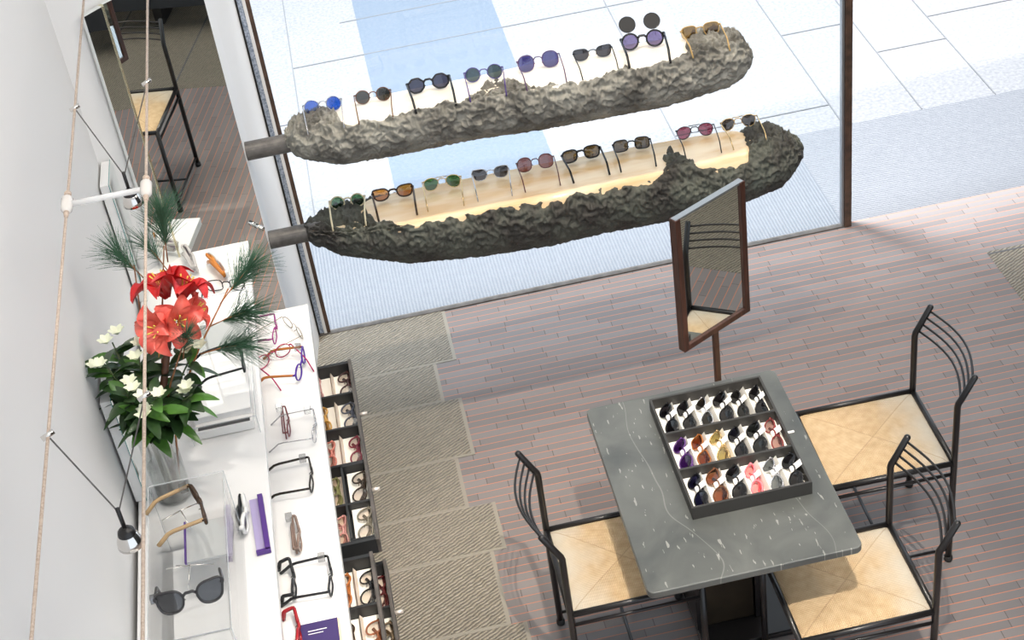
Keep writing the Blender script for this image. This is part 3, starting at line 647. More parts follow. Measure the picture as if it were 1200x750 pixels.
# ------------------------------------------------------------------ tray on the table
tx0, tx1, ty0, ty1 = 0.690, 1.042, 3.168, 3.662
ty = thing('display_tray', 'black compartment tray of sunglasses lying on the slate table', 'tray', (0.866, 3.415, 0.74))
Z0 = 0.741; TH = 0.045
rel(ty, 'tray_base', MB().box(tx0, tx1, ty0, ty1, Z0 - 0.001, Z0 + 0.004), M['blackbox'])
mb = MB()
for b in ((tx0, tx0 + 0.007, ty0, ty1), (tx1 - 0.007, tx1, ty0, ty1), (tx0 + 0.007, tx1 - 0.007, ty0, ty0 + 0.007), (tx0 + 0.007, tx1 - 0.007, ty1 - 0.007, ty1)):
    mb.box(*b, Z0 + 0.004, Z0 + TH)
rel(ty, 'tray_wall', mb, M['blackbox'])
rows = [(ty0 + 0.007, ty0 + 0.162), (ty0 + 0.170, ty0 + 0.325), (ty0 + 0.333, ty1 - 0.007)]
for y in (ty0 + 0.162, ty0 + 0.325): rel(ty, 'divider', MB().box(tx0 + 0.007, tx1 - 0.007, y, y + 0.008, Z0 + 0.004, Z0 + TH - 0.002), M['blackbox'])
sw = (tx1 - tx0 - 0.014) / 6
for (ya, yb) in rows:
    rel(ty, 'liner', MB().box(tx0 + 0.008, tx1 - 0.008, ya + 0.001, yb - 0.001, Z0 + 0.004, Z0 + 0.008), M['div'])
    for i in range(1, 6): fin(ty, tx0 + 0.007 + i * sw, ya + 0.002, yb - 0.004, Z0 + 0.008, Z0 + 0.044, M['div'], 0.016)
DK = (0.03, 0.025, 0.035)
cont = [  # near row to far row, left to right
 [('round', BLK, (0.03, 0.03, 0.10), 'black sunglasses with navy lenses in the tray\'s near left slot'), ('big', TORT, (0.42, 0.20, 0.10), 'brown gradient sunglasses second along the tray\'s near row'),
  ('big', BLK, DK, 'black sunglasses between the brown and pink ones in the tray'), ('oval', fm((0.90, 0.22, 0.26)), (0.92, 0.50, 0.50), 'coral pink glasses in the tray\'s near row'),
  ('aviator', SILV, (0.30, 0.32, 0.33), 'grey lensed aviators right of the pink glasses in the tray'), ('round', BLK, DK, 'black sunglasses in the tray\'s near right corner slot')],
 [('round', fm((0.09, 0.03, 0.16)), (0.11, 0.03, 0.19), 'purple lensed sunglasses in the tray\'s middle row, leftmost'), ('square', fm((0.30, 0.10, 0.02)), (0.33, 0.11, 0.03), 'orange brown sunglasses beside the purple pair in the tray'),
  ('aviator', GOLDF, (0.52, 0.46, 0.24), 'pale gold yellow aviators in the tray\'s middle row'), ('way', BLK, (0.02, 0.02, 0.05), 'black sunglasses right of the yellow aviators in the tray'),
  ('big', BLK, (0.04, 0.05, 0.05), 'dark sunglasses fifth along the tray\'s middle row'), ('oval', fm((0.20, 0.03, 0.03)), (0.60, 0.45, 0.42), 'dark red rimmed glasses at the right end of tray\'s middle row')],
 [('round', BLK, DK, 'round dark sunglasses in the tray\'s far left slot'), ('square', BLK, DK, 'square black sunglasses second along the tray\'s far row'), ('way', SILV, (0.04, 0.03, 0.02), 'black sunglasses with silver temples third along tray\'s far row'),
  ('big', BLK, DK, 'black sunglasses fourth along the tray\'s far row'), ('oval', BLK, (0.03, 0.03, 0.03), 'oval black sunglasses fifth along the tray\'s far row'), ('cateye', BLK, DK, 'winged black sunglasses in the tray\'s far right slot')]]
for r_, (ya, yb) in enumerate(rows):
    for i in range(6):
        st, f_, l_, lab = cont[r_][i]
        x = tx0 + 0.007 + (i + 0.5) * sw + 0.004
        eyewear('sunglasses', lab, 'sunglasses', (x - 0.022, (ya + yb) / 2 + random.uniform(-0.002, 0.002), Z0 + 0.011), Euler((radians(50), random.uniform(-0.05, 0.05), pi / 2 + random.uniform(-0.03, 0.03)), 'XYZ'),
                st, f_, lm(l_), w=0.134, fold=True, tagged=True, group='sunglasses in the table tray', tl=0.11, rim=0.0022)
# small white tag at tray side
tag(MB().box(1.055, 1.075, 3.43, 3.437, 0.7405, 0.744).build('price_tag', M['paper']), 'tiny white tag lying on the slate beside the tray', 'tag')

# ------------------------------------------------------------------ glasses on the counter and shelf
def side_glasses(lab, x, y, z, st, f_, l_, w=0.136, rz=-pi / 2, **kw):
    return eyewear(kw.pop('name', 'eyeglasses'), lab, kw.pop('cat', 'glasses'), (x, y, z), (0, 0, rz), st, f_, l_, w=w, **kw)
CL = lm((0.93, 0.93, 0.93), 0.02)
CZ = 0.902
side_glasses('magenta rimmed eyeglasses at the far end of the lower counter', -0.405, 4.23, CZ, 'square', fm((0.35, 0.02, 0.22)), CL, rz=-pi / 2 - 0.1, group='eyeglasses on the lower counter')
side_glasses('thin bronze eyeglasses at the counter\'s far corner', -0.345, 4.22, CZ, 'oval', fm((0.25, 0.20, 0.13), 0.3, 0.7), CL, rz=-pi / 2 + 0.45, rim=0.0009, group='eyeglasses on the lower counter')
side_glasses('crimson eyeglasses lying folded beside the purple pair', -0.425, 4.085, CZ, 'round', fm((0.42, 0.01, 0.08)), CL, rz=0.5, group='eyeglasses on the lower counter', temple=fm((0.42, 0.01, 0.10)))
side_glasses('purple rimmed eyeglasses with orange temples on the counter', -0.335, 4.01, CZ, 'round', fm((0.07, 0.02, 0.30)), CL, w=0.142, rz=-pi / 2 - 0.25, temple=fm((0.45, 0.15, 0.03)), group='eyeglasses on the lower counter', rim=0.0024, clipholder=-1)
side_glasses('plum and brown eyeglasses in front of the acrylic box', -0.395, 3.755, CZ, 'square', fm((0.16, 0.035, 0.04)), lm((0.80, 0.68, 0.76), 0.03), rz=-pi / 2, w=0.125, group='eyeglasses on the lower counter', fold=True, clipholder=-1)
side_glasses('clear transparent eyeglasses near the counter edge', -0.317, 3.70, CZ, 'round', SILV, CL, rz=-pi / 2 - 0.1, rim=0.0014, group='eyeglasses on the lower counter', clipholder=-1, temple=SILV)
side_glasses('black and tortoise eyeglasses between clear and taupe pairs', -0.345, 3.495, CZ, 'square', fm((0.02, 0.014, 0.010)), CL, rz=-pi / 2 - 0.05, h=0.036, group='eyeglasses on the lower counter', clipholder=-1, rim=0.0022)
side_glasses('taupe eyeglasses folded beside the purple card box', -0.398, 3.262, CZ, 'way', fm((0.22, 0.15, 0.12)), lm((0.75, 0.72, 0.70), 0.03), rz=-pi / 2, w=0.13, rim=0.0028, group='eyeglasses on the lower counter', clipholder=-1, fold=True)
side_glasses('thick black eyeglasses close against the raised shelf', -0.425, 3.095, CZ, 'square', BLK, lm((0.55, 0.60, 0.60), 0.04), rz=-pi / 2, w=0.136, rim=0.0032, tl=0.03, group='eyeglasses on the lower counter')
side_glasses('black eyeglasses with long temple near the counter front edge', -0.325, 3.075, CZ, 'square', BLK, CL, rz=-pi / 2 - 0.06, w=0.134, rim=0.0024, group='eyeglasses on the lower counter', clipholder=-1)
side_glasses('red eyeglasses standing by the deep purple booklet', -0.425, 2.915, CZ, 'square', fm((0.30, 0.01, 0.015)), CL, rz=-pi / 2, w=0.13, rim=0.0035, tl=0.03, group='eyeglasses on the lower counter')
bk = thing('booklet', 'deep purple booklet lying at the counter\'s near end', 'booklet', (-0.375, 2.85, CZ))
MB().box(-0.055, 0.050, -0.10, 0.09, 0.004, 0.0055).build('cover', M['purpled'], bk)
MB().box(-0.053, 0.056, -0.10, 0.088, 0.0, 0.004).build('pages', mat('cream_pages', (0.75, 0.60, 0.35), 0.7), bk)
MB().box(-0.03, 0.02, 0.060, 0.0625, 0.0055, 0.0058).box(-0.03, 0.01, 0.050, 0.052, 0.0055, 0.0058).build('printed_lines', M['paper'], bk)

SZ = 1.052
# far end of shelf
eyewear('sunglasses', 'orange and white wrap sunglasses at the shelf\'s far end', 'sunglasses', (-0.545, 4.43, SZ), (0, 0, -1.15), 'way', fm((0.75, 0.75, 0.76)), lm((0.75, 0.28, 0.02), 0.10), w=0.14, rim=0.0042, temple=fm((0.60, 0.20, 0.02)), fold=True, h=0.045)
eyewear('sunglasses', 'grey striped sunglasses half hidden behind the pine sprig', 'sunglasses', (-0.635, 4.50, SZ), (0, 0, -1.3), 'big', fm((0.55, 0.52, 0.50)), lm((0.20, 0.17, 0.20)), w=0.14, rim=0.0035, fold=True)
side_glasses('black eyeglasses behind the long pine needles', -0.53, 4.315, SZ + 0.0, 'square', BLK, CL, w=0.134, rz=-0.3, tl=0.075)
# acrylic risers on the shelf
def acrylic_box(label, x0, x1, y0, y1, z0, z1, th=0.005, name='acrylic_riser', legs=False, panels=4):
    t = thing(name, label, 'riser', ((x0 + x1) / 2, (y0 + y1) / 2, z0))
    rel(t, 'top_panel', MB().box(x0, x1, y0, y1, z1 - th, z1), M['acryl'])
    rel(t, 'side_panel', MB().box(x0, x0 + th, y0, y1, z0, z1 - th), M['acryl'])
    rel(t, 'side_panel', MB().box(x1 - th, x1, y0, y1, z0, z1 - th), M['acryl'])
    if panels > 2: rel(t, 'end_panel', MB().box(x0 + th, x1 - th, y1 - th, y1, z0, z1 - th), M['acryl'])
    if panels > 3: rel(t, 'end_panel', MB().box(x0 + th, x1 - th, y0, y0 + th, z0, z1 - th), M['acryl'])
    e = MB(); r = 0.0014
    for a, b in (((x0, y0, z1), (x1, y0, z1)), ((x1, y0, z1), (x1, y1, z1)), ((x0, y1, z1), (x1, y1, z1)), ((x0, y0, z1), (x0, y1, z1)), ((x0, y0, z0), (x0, y0, z1)), ((x1, y0, z0), (x1, y0, z1)), ((x1, y1, z0), (x1, y1, z1)), ((x0, y1, z0), (x0, y1, z1))):
        e.tube([a, b], r, 6)
    rel(t, 'polished_edge', e, M['acryledge'])
    return t
bx = acrylic_box('long low acrylic display case on the shelf behind the vase', -0.655, -0.462, 3.575, 4.21, 1.052, 1.115)
blk_ = thing('display_block', 'white lidded block inside the low acrylic case', 'display block', (-0.56, 3.82, 1.053))
MB().box(-0.083, 0.083, -0.225, 0.30, 0.0, 0.030).build('block_body', M['paper'], blk_, bevel=0.002)
MB().box(-0.083, 0.083, -0.19, 0.10, 0.030, 0.052).build('white_cover', M['white'], blk_, bevel=0.002)
MB().box(-0.083, 0.083, 0.10, 0.26, 0.030, 0.050).build('grey_panel', M['greypanel'], blk_, bevel=0.002)
MB().box(-0.075, 0.075, -0.222, -0.206, 0.0302, 0.032).build('dark_slot', M['black'], blk_)
side_glasses('slim black eyeglasses lying on the low acrylic case', -0.485, 3.835, 1.117, 'square', BLK, CL, w=0.136, h=0.034, rz=-pi / 2 + 0.12, rim=0.0022, tl=0.14, clipholder=-1)
# vase arrangement
VX, VY = -0.712, 3.385
va = thing('vase', 'tall clear glass cylinder vase holding the flowers', 'vase', (VX, VY, 1.052))
pr = [(0.0, 0.0), (0.046, 0.0), (0.048, 0.003), (0.050, 0.27), (0.0475, 0.27), (0.0455, 0.012), (0.0, 0.012)]
MB().lathe(pr, 40).build('glass_wall', M['vase'], va, smooth=True)
MB().lathe([(0, 0.013), (0.045, 0.013), (0.0462, 0.12), (0, 0.12)], 32).build('water', M['water'], va, smooth=True)
def curve3(p0, p1, bend, n=10): return arc(p0, p1, bend, n)
def leaf(mb, base, d, length, width, droop=0.3, roll=0.0):
    base = Vector(base); d = Vector(d).normalized(); sdv = d.cross(Vector((0, 0, 1)))
    if sdv.length < 0.1: sdv = Vector((1, 0, 0))
    sdv.normalize(); nr = sdv.cross(d); sdv = (sdv * cos(roll) + nr * sin(roll)).normalized(); nr = sdv.cross(d)
    n = 7; vs_ = []
    for i in range(n + 1):
        f = i / n; c = base + d * length * f + Vector((0, 0, -droop * length * f * f)); w_ = width * sin(pi * min(1, f * 0.95 + 0.03)) ** 0.8 / 2
        vs_ += [c - sdv * w_ + nr * w_ * 0.35, c, c + sdv * w_ + nr * w_ * 0.35]
    mb.add(vs_, [q for i in range(n) for q in ((i * 3, i * 3 + 1, i * 3 + 4, i * 3 + 3), (i * 3 + 1, i * 3 + 2, i * 3 + 5, i * 3 + 4))])
rnd = random.Random(3)
# leafy white-flowered stems : tip positions
stems = [((-0.775, 3.42, 1.50), 'left'), ((-0.735, 3.34, 1.46), 'b'), ((-0.69, 3.42, 1.52), 'c'), ((-0.70, 3.30, 1.42), 'd'), ((-0.555, 3.42, 1.49), 'e'), ((-0.575, 3.34, 1.42), 'f'), ((-0.66, 3.30, 1.47), 'g'), ((-0.76, 3.50, 1.52), 'h')]
slabs = ['leafy white-flowered stem leaning furthest left towards the wall', 'leafy stem with white blossom low at the bouquet\'s left', 'white-flowered stem rising in the bouquet\'s centre', 'leafy white-blossomed stem just above the vase rim',
         'white-flowered stem on the right under the red blooms', 'leafy stem arching out to the right above the black eyeglasses', 'white-blossomed stem at the front centre of the bouquet', 'leafy stem with pale buds touching the small mirror']
for (tip, _), lab in zip(stems, slabs):
    b0 = Vector((VX + rnd.uniform(-0.02, 0.02), VY + rnd.uniform(-0.02, 0.02), 1.07)); tip = Vector(tip)
    t = thing('flower_stem', lab, 'flower', b0, group='leafy white-flowered stems in the vase')
    rim_ = Vector((VX + (tip.x - VX) * 0.3, VY + (tip.y - VY) * 0.3, 1.30))
    pts = [b0, b0.lerp(rim_, 0.5), rim_, rim_.lerp(tip, 0.5) + Vector((0, 0, 0.02)), tip]; pts = [p - b0 for p in pts]
    MB().tube(pts, [0.0035, 0.0035, 0.003, 0.0025, 0.002], 6).build('stem', M['stemg'], t, smooth=True)
    lv = MB(); lv2 = MB()
    for k in range(26):
        f = rnd.uniform(0.0, 1.0); p = (pts[2].lerp(pts[4], f)); a = rnd.uniform(0, 2 * pi)
        d = Vector((cos(a), sin(a), rnd.uniform(-0.1, 0.8)))
        leaf(lv if rnd.random() < 0.68 else lv2, p, d, rnd.uniform(0.065, 0.105), rnd.uniform(0.026, 0.040), rnd.uniform(0.1, 0.5), rnd.uniform(-0.5, 0.5))
    lv.build('leaves', M['leaf'], t, smooth=True); lv2.build('young_leaves', M['leaf2'], t, smooth=True)
    for q in range(2):
        c_ = pts[4] + Vector((rnd.uniform(-0.03, 0.03), rnd.uniform(-0.05, 0.01), rnd.uniform(0.005, 0.035))); fl = MB()
        for k in range(6):
            a = k * pi / 3 + rnd.uniform(-0.2, 0.2); leaf(fl, c_, (cos(a), sin(a), 1.1), 0.034, 0.019, 0.15)
        fl.build('white_blossom', M['petalw'], t, smooth=True)
# stems under water (pale flower sunk in vase)
# amaryllis
am = thing('amaryllis', 'red amaryllis with four large blooms above the vase', 'flower', (VX + 0.01, VY, 1.07))
AB = Vector(am.location); top_ = Vector((-0.585, 3.43, 1.60))
MB().tube([Vector((0, 0, 0)), Vector((-0.685, 3.39, 1.32)) - AB, top_ - AB], [0.011, 0.010, 0.009], 12).build('stem', mottled('amaryllis_stem', (0.10, 0.035, 0.02), (0.16, 0.07, 0.03), 20, 0.5), am, smooth=True)
def bloom(c, d, size, m, seed):
    r_ = random.Random(seed); c = Vector(c) - AB; d = Vector(d).normalized(); mb = MB()
    rot = d.to_track_quat('Z', 'Y').to_matrix()
    for k in range(6):
        a = k * pi / 3 + (0.0 if k % 2 else 0.1); wd = (0.62 if k % 2 else 0.74) * size; n, mm = 9, 6; vs_ = []
        for i in range(n + 1):
            f = i / n
            rad = size * (0.05 + 0.95 * f ** 1.15); zz = size * (0.62 * sin(min(f * 1.25, 1.25) * pi / 2) - 0.05) - size * 0.28 * max(0, f - 0.6) * 2 * f
            wf = wd * (sin(pi * (0.10 + 0.86 * f)) ** 0.8) / 2
            for j in range(mm + 1):
                g = -1 + 2 * j / mm; tt = g * wf
                p = Vector((rad * cos(a) - tt * sin(a), rad * sin(a) + tt * cos(a), zz + abs(g) ** 2 * wf * 0.55 + 0.04 * size * sin(5 * f + g * 4 + k)))
                vs_.append(c + rot @ p)
        mb.add(vs_, [(i * (mm + 1) + j, (i + 1) * (mm + 1) + j, (i + 1) * (mm + 1) + j + 1, i * (mm + 1) + j + 1) for i in range(n) for j in range(mm)])
    o = mb.build('bloom', m, am, smooth=True)
    s_ = MB()
    for k in range(5):
        a = k * 1.25; s_.tube([c, c + rot @ Vector((0.12 * size * cos(a), 0.12 * size * sin(a), size * 0.55)), c + rot @ Vector((0.22 * size * cos(a), 0.22 * size * sin(a), size * 0.75))], [0.0012, 0.0011, 0.0022], 5)
    s_.build('stamens', M['yellow'], o, smooth=True)
bloom((-0.585, 3.49, 1.635), (-0.15, 0.3, 0.9), 0.092, M['red'], 1)
bloom((-0.545, 3.46, 1.640), (0.45, 0.4, 0.85), 0.085, M['red'], 2)
bloom((-0.600, 3.405, 1.600), (-0.45, -0.75, 0.45), 0.076, M['coral'], 3)
bloom((-0.565, 3.405, 1.610), (0.30, -0.85, 0.55), 0.070, M['coral'], 4)
bloom((-0.535, 3.44, 1.605), (1.0, -0.1, 0.35), 0.058, M['coral'], 5)
mb = MB(); leaf(mb, top_ - AB, (-0.7, -0.6, -0.3), 0.07, 0.022, 0.8); leaf(mb, top_ - AB, (0.2, -0.9, -0.1), 0.05, 0.018, 0.6)
mb.build('bract', mat('bract_skin', (0.45, 0.22, 0.05), 0.6), am, smooth=True)
# pine branches
def pine(label, tip, sprays, seed, mid=None, twig=None):
    r_ = random.Random(seed); b0 = Vector((VX + r_.uniform(-0.02, 0.02), VY + r_.uniform(-0.02, 0.02), 1.07)); t = thing('pine_branch', label, 'branch', b0, group='pine branches in the vase')
    tip = Vector(tip); rim_ = Vector((VX + (tip.x - VX) * 0.22, VY + (tip.y - VY) * 0.22, 1.31)); pts = [b0, rim_, rim_.lerp(tip, 0.5) + Vector((0, 0, 0.015)), tip]
    pts = [p - b0 for p in pts]
    tw = MB().tube(pts, [0.0035, 0.0032, 0.0028, 0.002], 6); nd = MB()
    for (base, end, n, ln) in sprays:
        base = Vector(base) - b0; end = Vector(end) - b0; tw.tube([base, base.lerp(end, 0.5) + Vector((0, 0, 0.004)), end], [0.0018, 0.0015, 0.0012], 5)
        ax = (end - base).normalized()
        for k in range(n):
            f = r_.uniform(0.35, 1.0); p = base.lerp(end, f); rv = Vector((r_.gauss(0, 1), r_.gauss(0, 1), r_.gauss(0, 1))); rv = (rv - ax * rv.dot(ax)).normalized()
            d = (ax * r_.uniform(0.75, 1.3) + rv * r_.uniform(0.2, 1.15)).normalized(); L = ln * 1.2 * r_.uniform(0.6, 1.1)
            e = p + d * L + Vector((0, 0, -0.10 * L)); m_ = p + d * L * 0.5
            nd.tube([p, m_, e], [0.0006, 0.00055, 0.00025], 3, cap=False)
    tw.build('twig', twig or M['stem'], t, smooth=True); nd.build('needles', M['pine'], t)
pine('pine branch rising straight behind the red blooms', (-0.57, 3.60, 1.72), [((-0.57, 3.58, 1.68), (-0.555, 3.63, 1.80), 340, 0.090), ((-0.575, 3.57, 1.66), (-0.62, 3.65, 1.70), 120, 0.075)], 1)
pine('orange-barked pine branch spreading out to the right of the blooms', (-0.43, 3.52, 1.60), [((-0.46, 3.50, 1.57), (-0.36, 3.56, 1.63), 300, 0.085), ((-0.50, 3.48, 1.52), (-0.395, 3.47, 1.55), 260, 0.085), ((-0.54, 3.45, 1.46), (-0.42, 3.42, 1.485), 300, 0.085)], 2, twig=mat('orange_twig', (0.42, 0.15, 0.04), 0.6))
pine('short pine tuft in front of the coral blooms', (-0.565, 3.36, 1.56), [((-0.57, 3.35, 1.53), (-0.545, 3.35, 1.60), 200, 0.060)], 3)
pine('pine branch on the left reaching towards the wall', (-0.66, 3.60, 1.68), [((-0.64, 3.58, 1.64), (-0.70, 3.64, 1.70), 200, 0.085)], 4)

# small wall-side mirrors with white backs
def wedge(label, x, y0, y1, z0, z1, th):
    t = thing('counter_mirror', label, 'mirror', (x, (y0 + y1) / 2, z0), group='white-backed mirrors standing on the shelf by the wall')
    h = z1 - z0; hy = (y1 - y0) / 2
    MB().box(-0.004, 0.0, -hy, hy, 0, h).build('mirror_glass', M['mirror'], t)
    MB().box(-0.006, -0.004, -hy, hy, 0, h).build('glass_edge', M['mirroredge'], t)
    MB().box(-th, -0.006, -hy + 0.004, hy, 0, h - 0.004).build('white_back', M['white'], t, bevel=0.002)
wedge('white-backed mirror standing beside the vase', -0.786, 3.385, 3.555, 1.052, 1.418, 0.035)
wedge('white-backed mirror further along the wall near the tall mirror', -0.789, 4.345, 4.50, 1.052, 1.504, 0.034)

# near acrylic riser with sunglasses, purple items
ab = acrylic_box('tall clear acrylic display box at the shelf\'s near end', -0.725, -0.530, 2.62, 3.17, 1.052, 1.285)
rel(ab, 'inner_shelf', MB().box(-0.72, -0.535, 2.63, 3.16, 1.165, 1.169), M['acryl'])
M['greylens'] = lm((0.16, 0.16, 0.17))
def wire_stand(label, x, y, z, a0):
    mb = MB()
    for k in range(3):
        a = a0 + k * 2 * pi / 3; mb.tube([(0, 0, 0.030), (0.055 * cos(a), 0.055 * sin(a), 0.003)], 0.0016, 6)
    a = a0 + pi; mb.tube([(0, 0, 0.030), (0.055 * cos(a), 0.055 * sin(a), 0.050)], 0.0016, 6)
    o = mb.build('wire_stand', M['chrome'], smooth=True, loc=(x, y, z)); tag(o, label, 'stand')
wire_stand('thin chrome wire stand under the tortoise sunglasses', -0.635, 3.02, 1.286, 0.9)
wire_stand('thin chrome wire stand under the grey gradient sunglasses', -0.615, 2.82, 1.286, 0.3)
eyewear('sunglasses', 'tortoise sunglasses with tan temples on the clear display box', 'sunglasses', (-0.585, 3.03, 1.290), (0.0, 0.0, -pi / 2 + 0.25), 'way', fm((0.05, 0.025, 0.012)), lm((0.50, 0.30, 0.16)), w=0.14, rim=0.0032, temple=fm((0.45, 0.30, 0.15)), tl=0.12, clipholder=-1)
eyewear('sunglasses', 'large dark cat-eye sunglasses with grey gradient lenses', 'sunglasses', (-0.606, 2.665, 1.325), (0.38, 0.0, pi + 0.12), 'cateye', fm((0.03, 0.028, 0.03)), M['greylens'], w=0.160, rim=0.003, tl=0.12, h=0.054, clipholder=1)
pc = thing('card_box', 'flat purple-edged card box on the shelf near the clear box', 'box', (-0.487, 3.19, 1.052), (0, 0, 0.05))
MB().box(-0.016, 0.016, -0.105, 0.105, 0, 0.004).build('card_base', mat('lilac_card', (0.42, 0.36, 0.58), 0.5), pc)
MB().box(0.008, 0.022, -0.110, 0.110, 0.0, 0.014).build('purple_spine', M['purple'], pc, bevel=0.001)
MB().box(-0.016, 0.022, -0.112, -0.104, 0.0, 0.014).build('purple_end', M['purple'], pc)
pc2 = thing('card_box', 'grey card box with purple edge inside the clear box', 'box', (-0.60, 3.05, 1.1695), (0, 0, 0.0))
MB().box(-0.055, 0.06, -0.07, 0.07, 0, 0.006).build('card_base', mat('grey_card', (0.50, 0.51, 0.50), 0.5), pc2)
MB().box(-0.060, -0.055, -0.075, 0.075, 0, 0.012).build('purple_spine', M['purple'], pc2)
eyewear('sunglasses', 'white and black striped sunglasses beside the purple card box', 'sunglasses', (-0.515, 3.215, 1.053), (0, 0, -pi / 2 - 0.05), 'big', fm((0.80, 0.79, 0.76)), lm((0.10, 0.11, 0.11)), w=0.13, rim=0.0045, tl=0.11, fold=True, temple=BLK, h=0.048)

# ------------------------------------------------------------------ glasses in drawers
dg = [  # x, y, z, style, frame, label
 (-0.315, 4.06, 0.757, 'oval', fm((0.55, 0.30, 0.28)), 'rose brown eyeglasses in the long drawer\'s farthest cell by the counter'),
 (-0.225, 4.06, 0.757, 'round', fm((0.05, 0.02, 0.02)), 'dark eyeglasses in the long drawer\'s farthest cell by its front'),
 (-0.315, 3.90, 0.757, 'big', fm((0.60, 0.33, 0.08)), 'amber eyeglasses in the long drawer\'s second cell'),
 (-0.228, 3.90, 0.757, 'round', fm((0.07, 0.08, 0.11)), 'blue grey eyeglasses beside the amber pair in the long drawer'),
 (-0.310, 3.735, 0.757, 'big', fm((0.62, 0.22, 0.17)), 'salmon pink eyeglasses in the long drawer\'s third cell'),
 (-0.222, 3.735, 0.757, 'oval', fm((0.20, 0.03, 0.05)), 'wine red eyeglasses beside the salmon pair'),
 (-0.300, 3.565, 0.757, 'oval', fm((0.25, 0.25, 0.10)), 'olive eyeglasses in the long drawer beside the inner tray'),
 (-0.229, 3.55, 0.775, 'round', fm((0.03, 0.018, 0.01)), 'thin dark round eyeglasses in the inner tray\'s far half'),
 (-0.298, 3.395, 0.757, 'cateye', fm((0.60, 0.30, 0.27)), 'pink eyeglasses in the long drawer\'s nearest cell by the counter'),
 (-0.229, 3.39, 0.775, 'round', fm((0.18, 0.16, 0.12)), 'grey green eyeglasses in the inner tray\'s near half'),
 (-0.318, 3.16, 0.757, 'round', fm((0.40, 0.13, 0.03)), 'orange brown eyeglasses half under the counter edge in the upper drawer'),
 (-0.250, 3.155, 0.757, 'round', BLK, 'black round eyeglasses in the upper drawer\'s far cell'),
 (-0.322, 2.97, 0.757, 'round', fm((0.04, 0.02, 0.01)), 'dark eyeglasses under the counter edge in the upper drawer\'s middle cell'),
 (-0.252, 2.965, 0.757, 'big', fm((0.22, 0.07, 0.03)), 'large red brown eyeglasses in the upper drawer\'s middle cell'),
 (-0.252, 2.78, 0.757, 'round', TORT, 'tortoise eyeglasses in the upper drawer\'s near cell'),
 (-0.224, 3.265, 0.612, 'square', fm((0.10, 0.02, 0.02)), 'dark red eyeglasses in the lower drawer\'s far cell'),
 (-0.222, 3.08, 0.612, 'round', fm((0.14, 0.10, 0.06)), 'brown wire eyeglasses in the lower drawer\'s middle cell'),
 (-0.222, 2.89, 0.612, 'round', BLK, 'black eyeglasses in the lower drawer\'s near cell')]
for x, y, z, st, f_, lab in dg:
    eyewear('eyeglasses', lab, 'glasses', (x - 0.020, y, z + 0.012), Euler((radians(74), 0, pi / 2 + random.uniform(-0.08, 0.08)), 'XYZ'), st, f_, lm((0.85, 0.80, 0.76), 0.04), w=0.130, fold=True, rim=0.0026, tl=0.11, group='eyeglasses in the open drawers')

# ------------------------------------------------------------------ cable lighting
CZL = 2.15; X1c, X2c = -0.681, -0.502
def cable(x, label):
    return tag(MB().tube([(x, 0.6, CZL), (x, 3.78, CZL)] if False else [(x, 0.2, CZL), (x, 4.70 if x > -0.6 else 4.565, CZL)], 0.0035, 10).build('lighting_cable', M['cable'], smooth=True), label, 'cable', 'tension cables of the wire lighting')
ca = cable(X1c, 'taut brown lighting cable nearer the left wall'); cb = cable(X2c, 'taut brown lighting cable further from the left wall')
sp_ = thing('cable_spreader', 'clear acrylic spreader bar joining the two lighting cables', 'spreader', ((X1c + X2c) / 2, 3.17, CZL))
hx = (X2c - X1c) / 2
MB().tube([(-hx, 0, 0.0), (hx, 0, 0.0)], 0.007, 12).build('clear_bar', mat('milky_acrylic', (0.85, 0.85, 0.84), 0.1, Alpha=0.6), sp_, smooth=True)
for s in (-1, 1):
    e = MB().tube([(s * hx, -0.034, 0), (s * hx, -0.02, 0), (s * hx, 0.02, 0), (s * hx, 0.034, 0)], [0.006, 0.013, 0.014, 0.007], 14).build('end_socket', mat('milky_socket', (0.80, 0.76, 0.72), 0.15, Alpha=0.75), sp_, smooth=True)
    MB().tube([(s * hx, 0.036, 0), (s * hx, 0.048, 0)], 0.0085, 10).build('crimp', M['cable'], e, smooth=True)
    MB().tube([(s * hx, -0.055, 0), (s * hx, -0.034, 0)], [0.004, 0.007], 10).build('crimp', M['cable'], e, smooth=True)
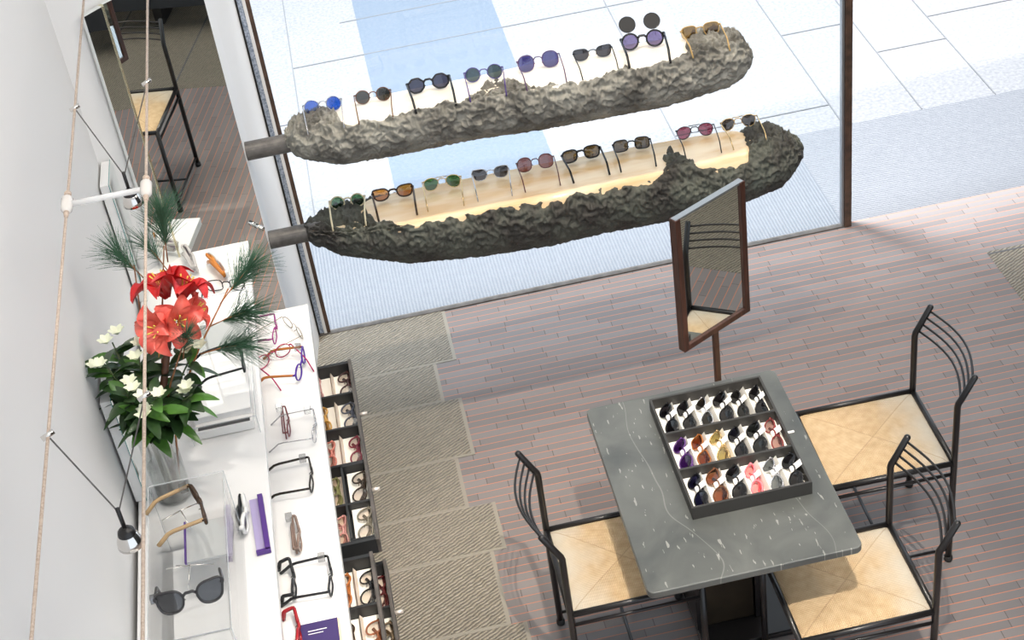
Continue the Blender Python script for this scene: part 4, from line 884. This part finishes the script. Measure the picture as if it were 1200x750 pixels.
def hang_lamp(label, x, y, z, ka, kb):
    t = thing('hanging_spot_lamp', label, 'lamp', (x, y, z), group='small spot lamps hung from the lighting cables')
    O = Vector((x, y, z))
    A = Vector((X1c, ka, CZL)) - O; B = Vector((X2c, kb, CZL)) - O
    MB().tube([A, Vector((0, 0, 0.075))], 0.0016, 6).build('suspension_wire', M['steelpipe'], t); MB().tube([B, Vector((0, 0, 0.075))], 0.0016, 6).build('suspension_wire', M['steelpipe'], t)
    for P_ in (A, B): MB().tube([P_ + Vector((-0.011, -0.006, 0)), P_ + Vector((0.011, 0.006, 0.004))], 0.0055, 10).build('cable_clamp', M['chrome'], t, smooth=True)
    MB().tube([(0, 0, 0.03), (0, 0, 0.085)], 0.0045, 10).build('lamp_holder', M['black'], t, smooth=True)
    MB().lathe([(0, 0.034), (0.008, 0.034), (0.016, 0.026), (0.018, 0.018)], 24).build('lamp_cap', M['black'], t, smooth=True)
    sh = MB().lathe([(0.010, 0.024), (0.019, 0.016), (0.0245, 0.0), (0.0255, -0.012), (0.0245, -0.012), (0.0235, 0.0), (0.018, 0.014)], 28).build('reflector', M['chrome'], t, smooth=True)
    MB().lathe([(0, 0.004), (0.009, 0.0), (0.011, -0.008), (0.006, -0.014), (0, -0.0155)], 16).build('bulb', M['bulb'], t, smooth=True)
hang_lamp('small chrome spot lamp hanging in the foreground over the clear box', -0.597, 2.31, 1.90, 2.36, 2.415)
hang_lamp('small chrome spot lamp hanging by the spreader bar', -0.605, 3.555, 1.90, 3.62, 3.68)

# ------------------------------------------------------------------ dark slatted bench far right (seen in the mirrors)
be = thing('slatted_bench', 'dark slatted bench far to the right, reflected in the tall mirror', 'bench', (3.35, 3.2, 0))
for k in range(4):
    z = 0.16 + 0.20 * k; xx = 3.05 + 0.13 * k
    for j in range(1): rel(be, 'slat', MB().box(xx, xx + 0.11, 1.6, 5.0, z, z + 0.14), M['slatdark'] if 'slatdark' in M else M.setdefault('slatdark', mat('dark_slat', (0.02, 0.022, 0.026), 0.5)), bevel=0.004)
for y in (1.8, 3.2, 4.8): rel(be, 'support', MB().box(3.18, 3.60, y, y + 0.05, 0.0, 0.80), M['black'])
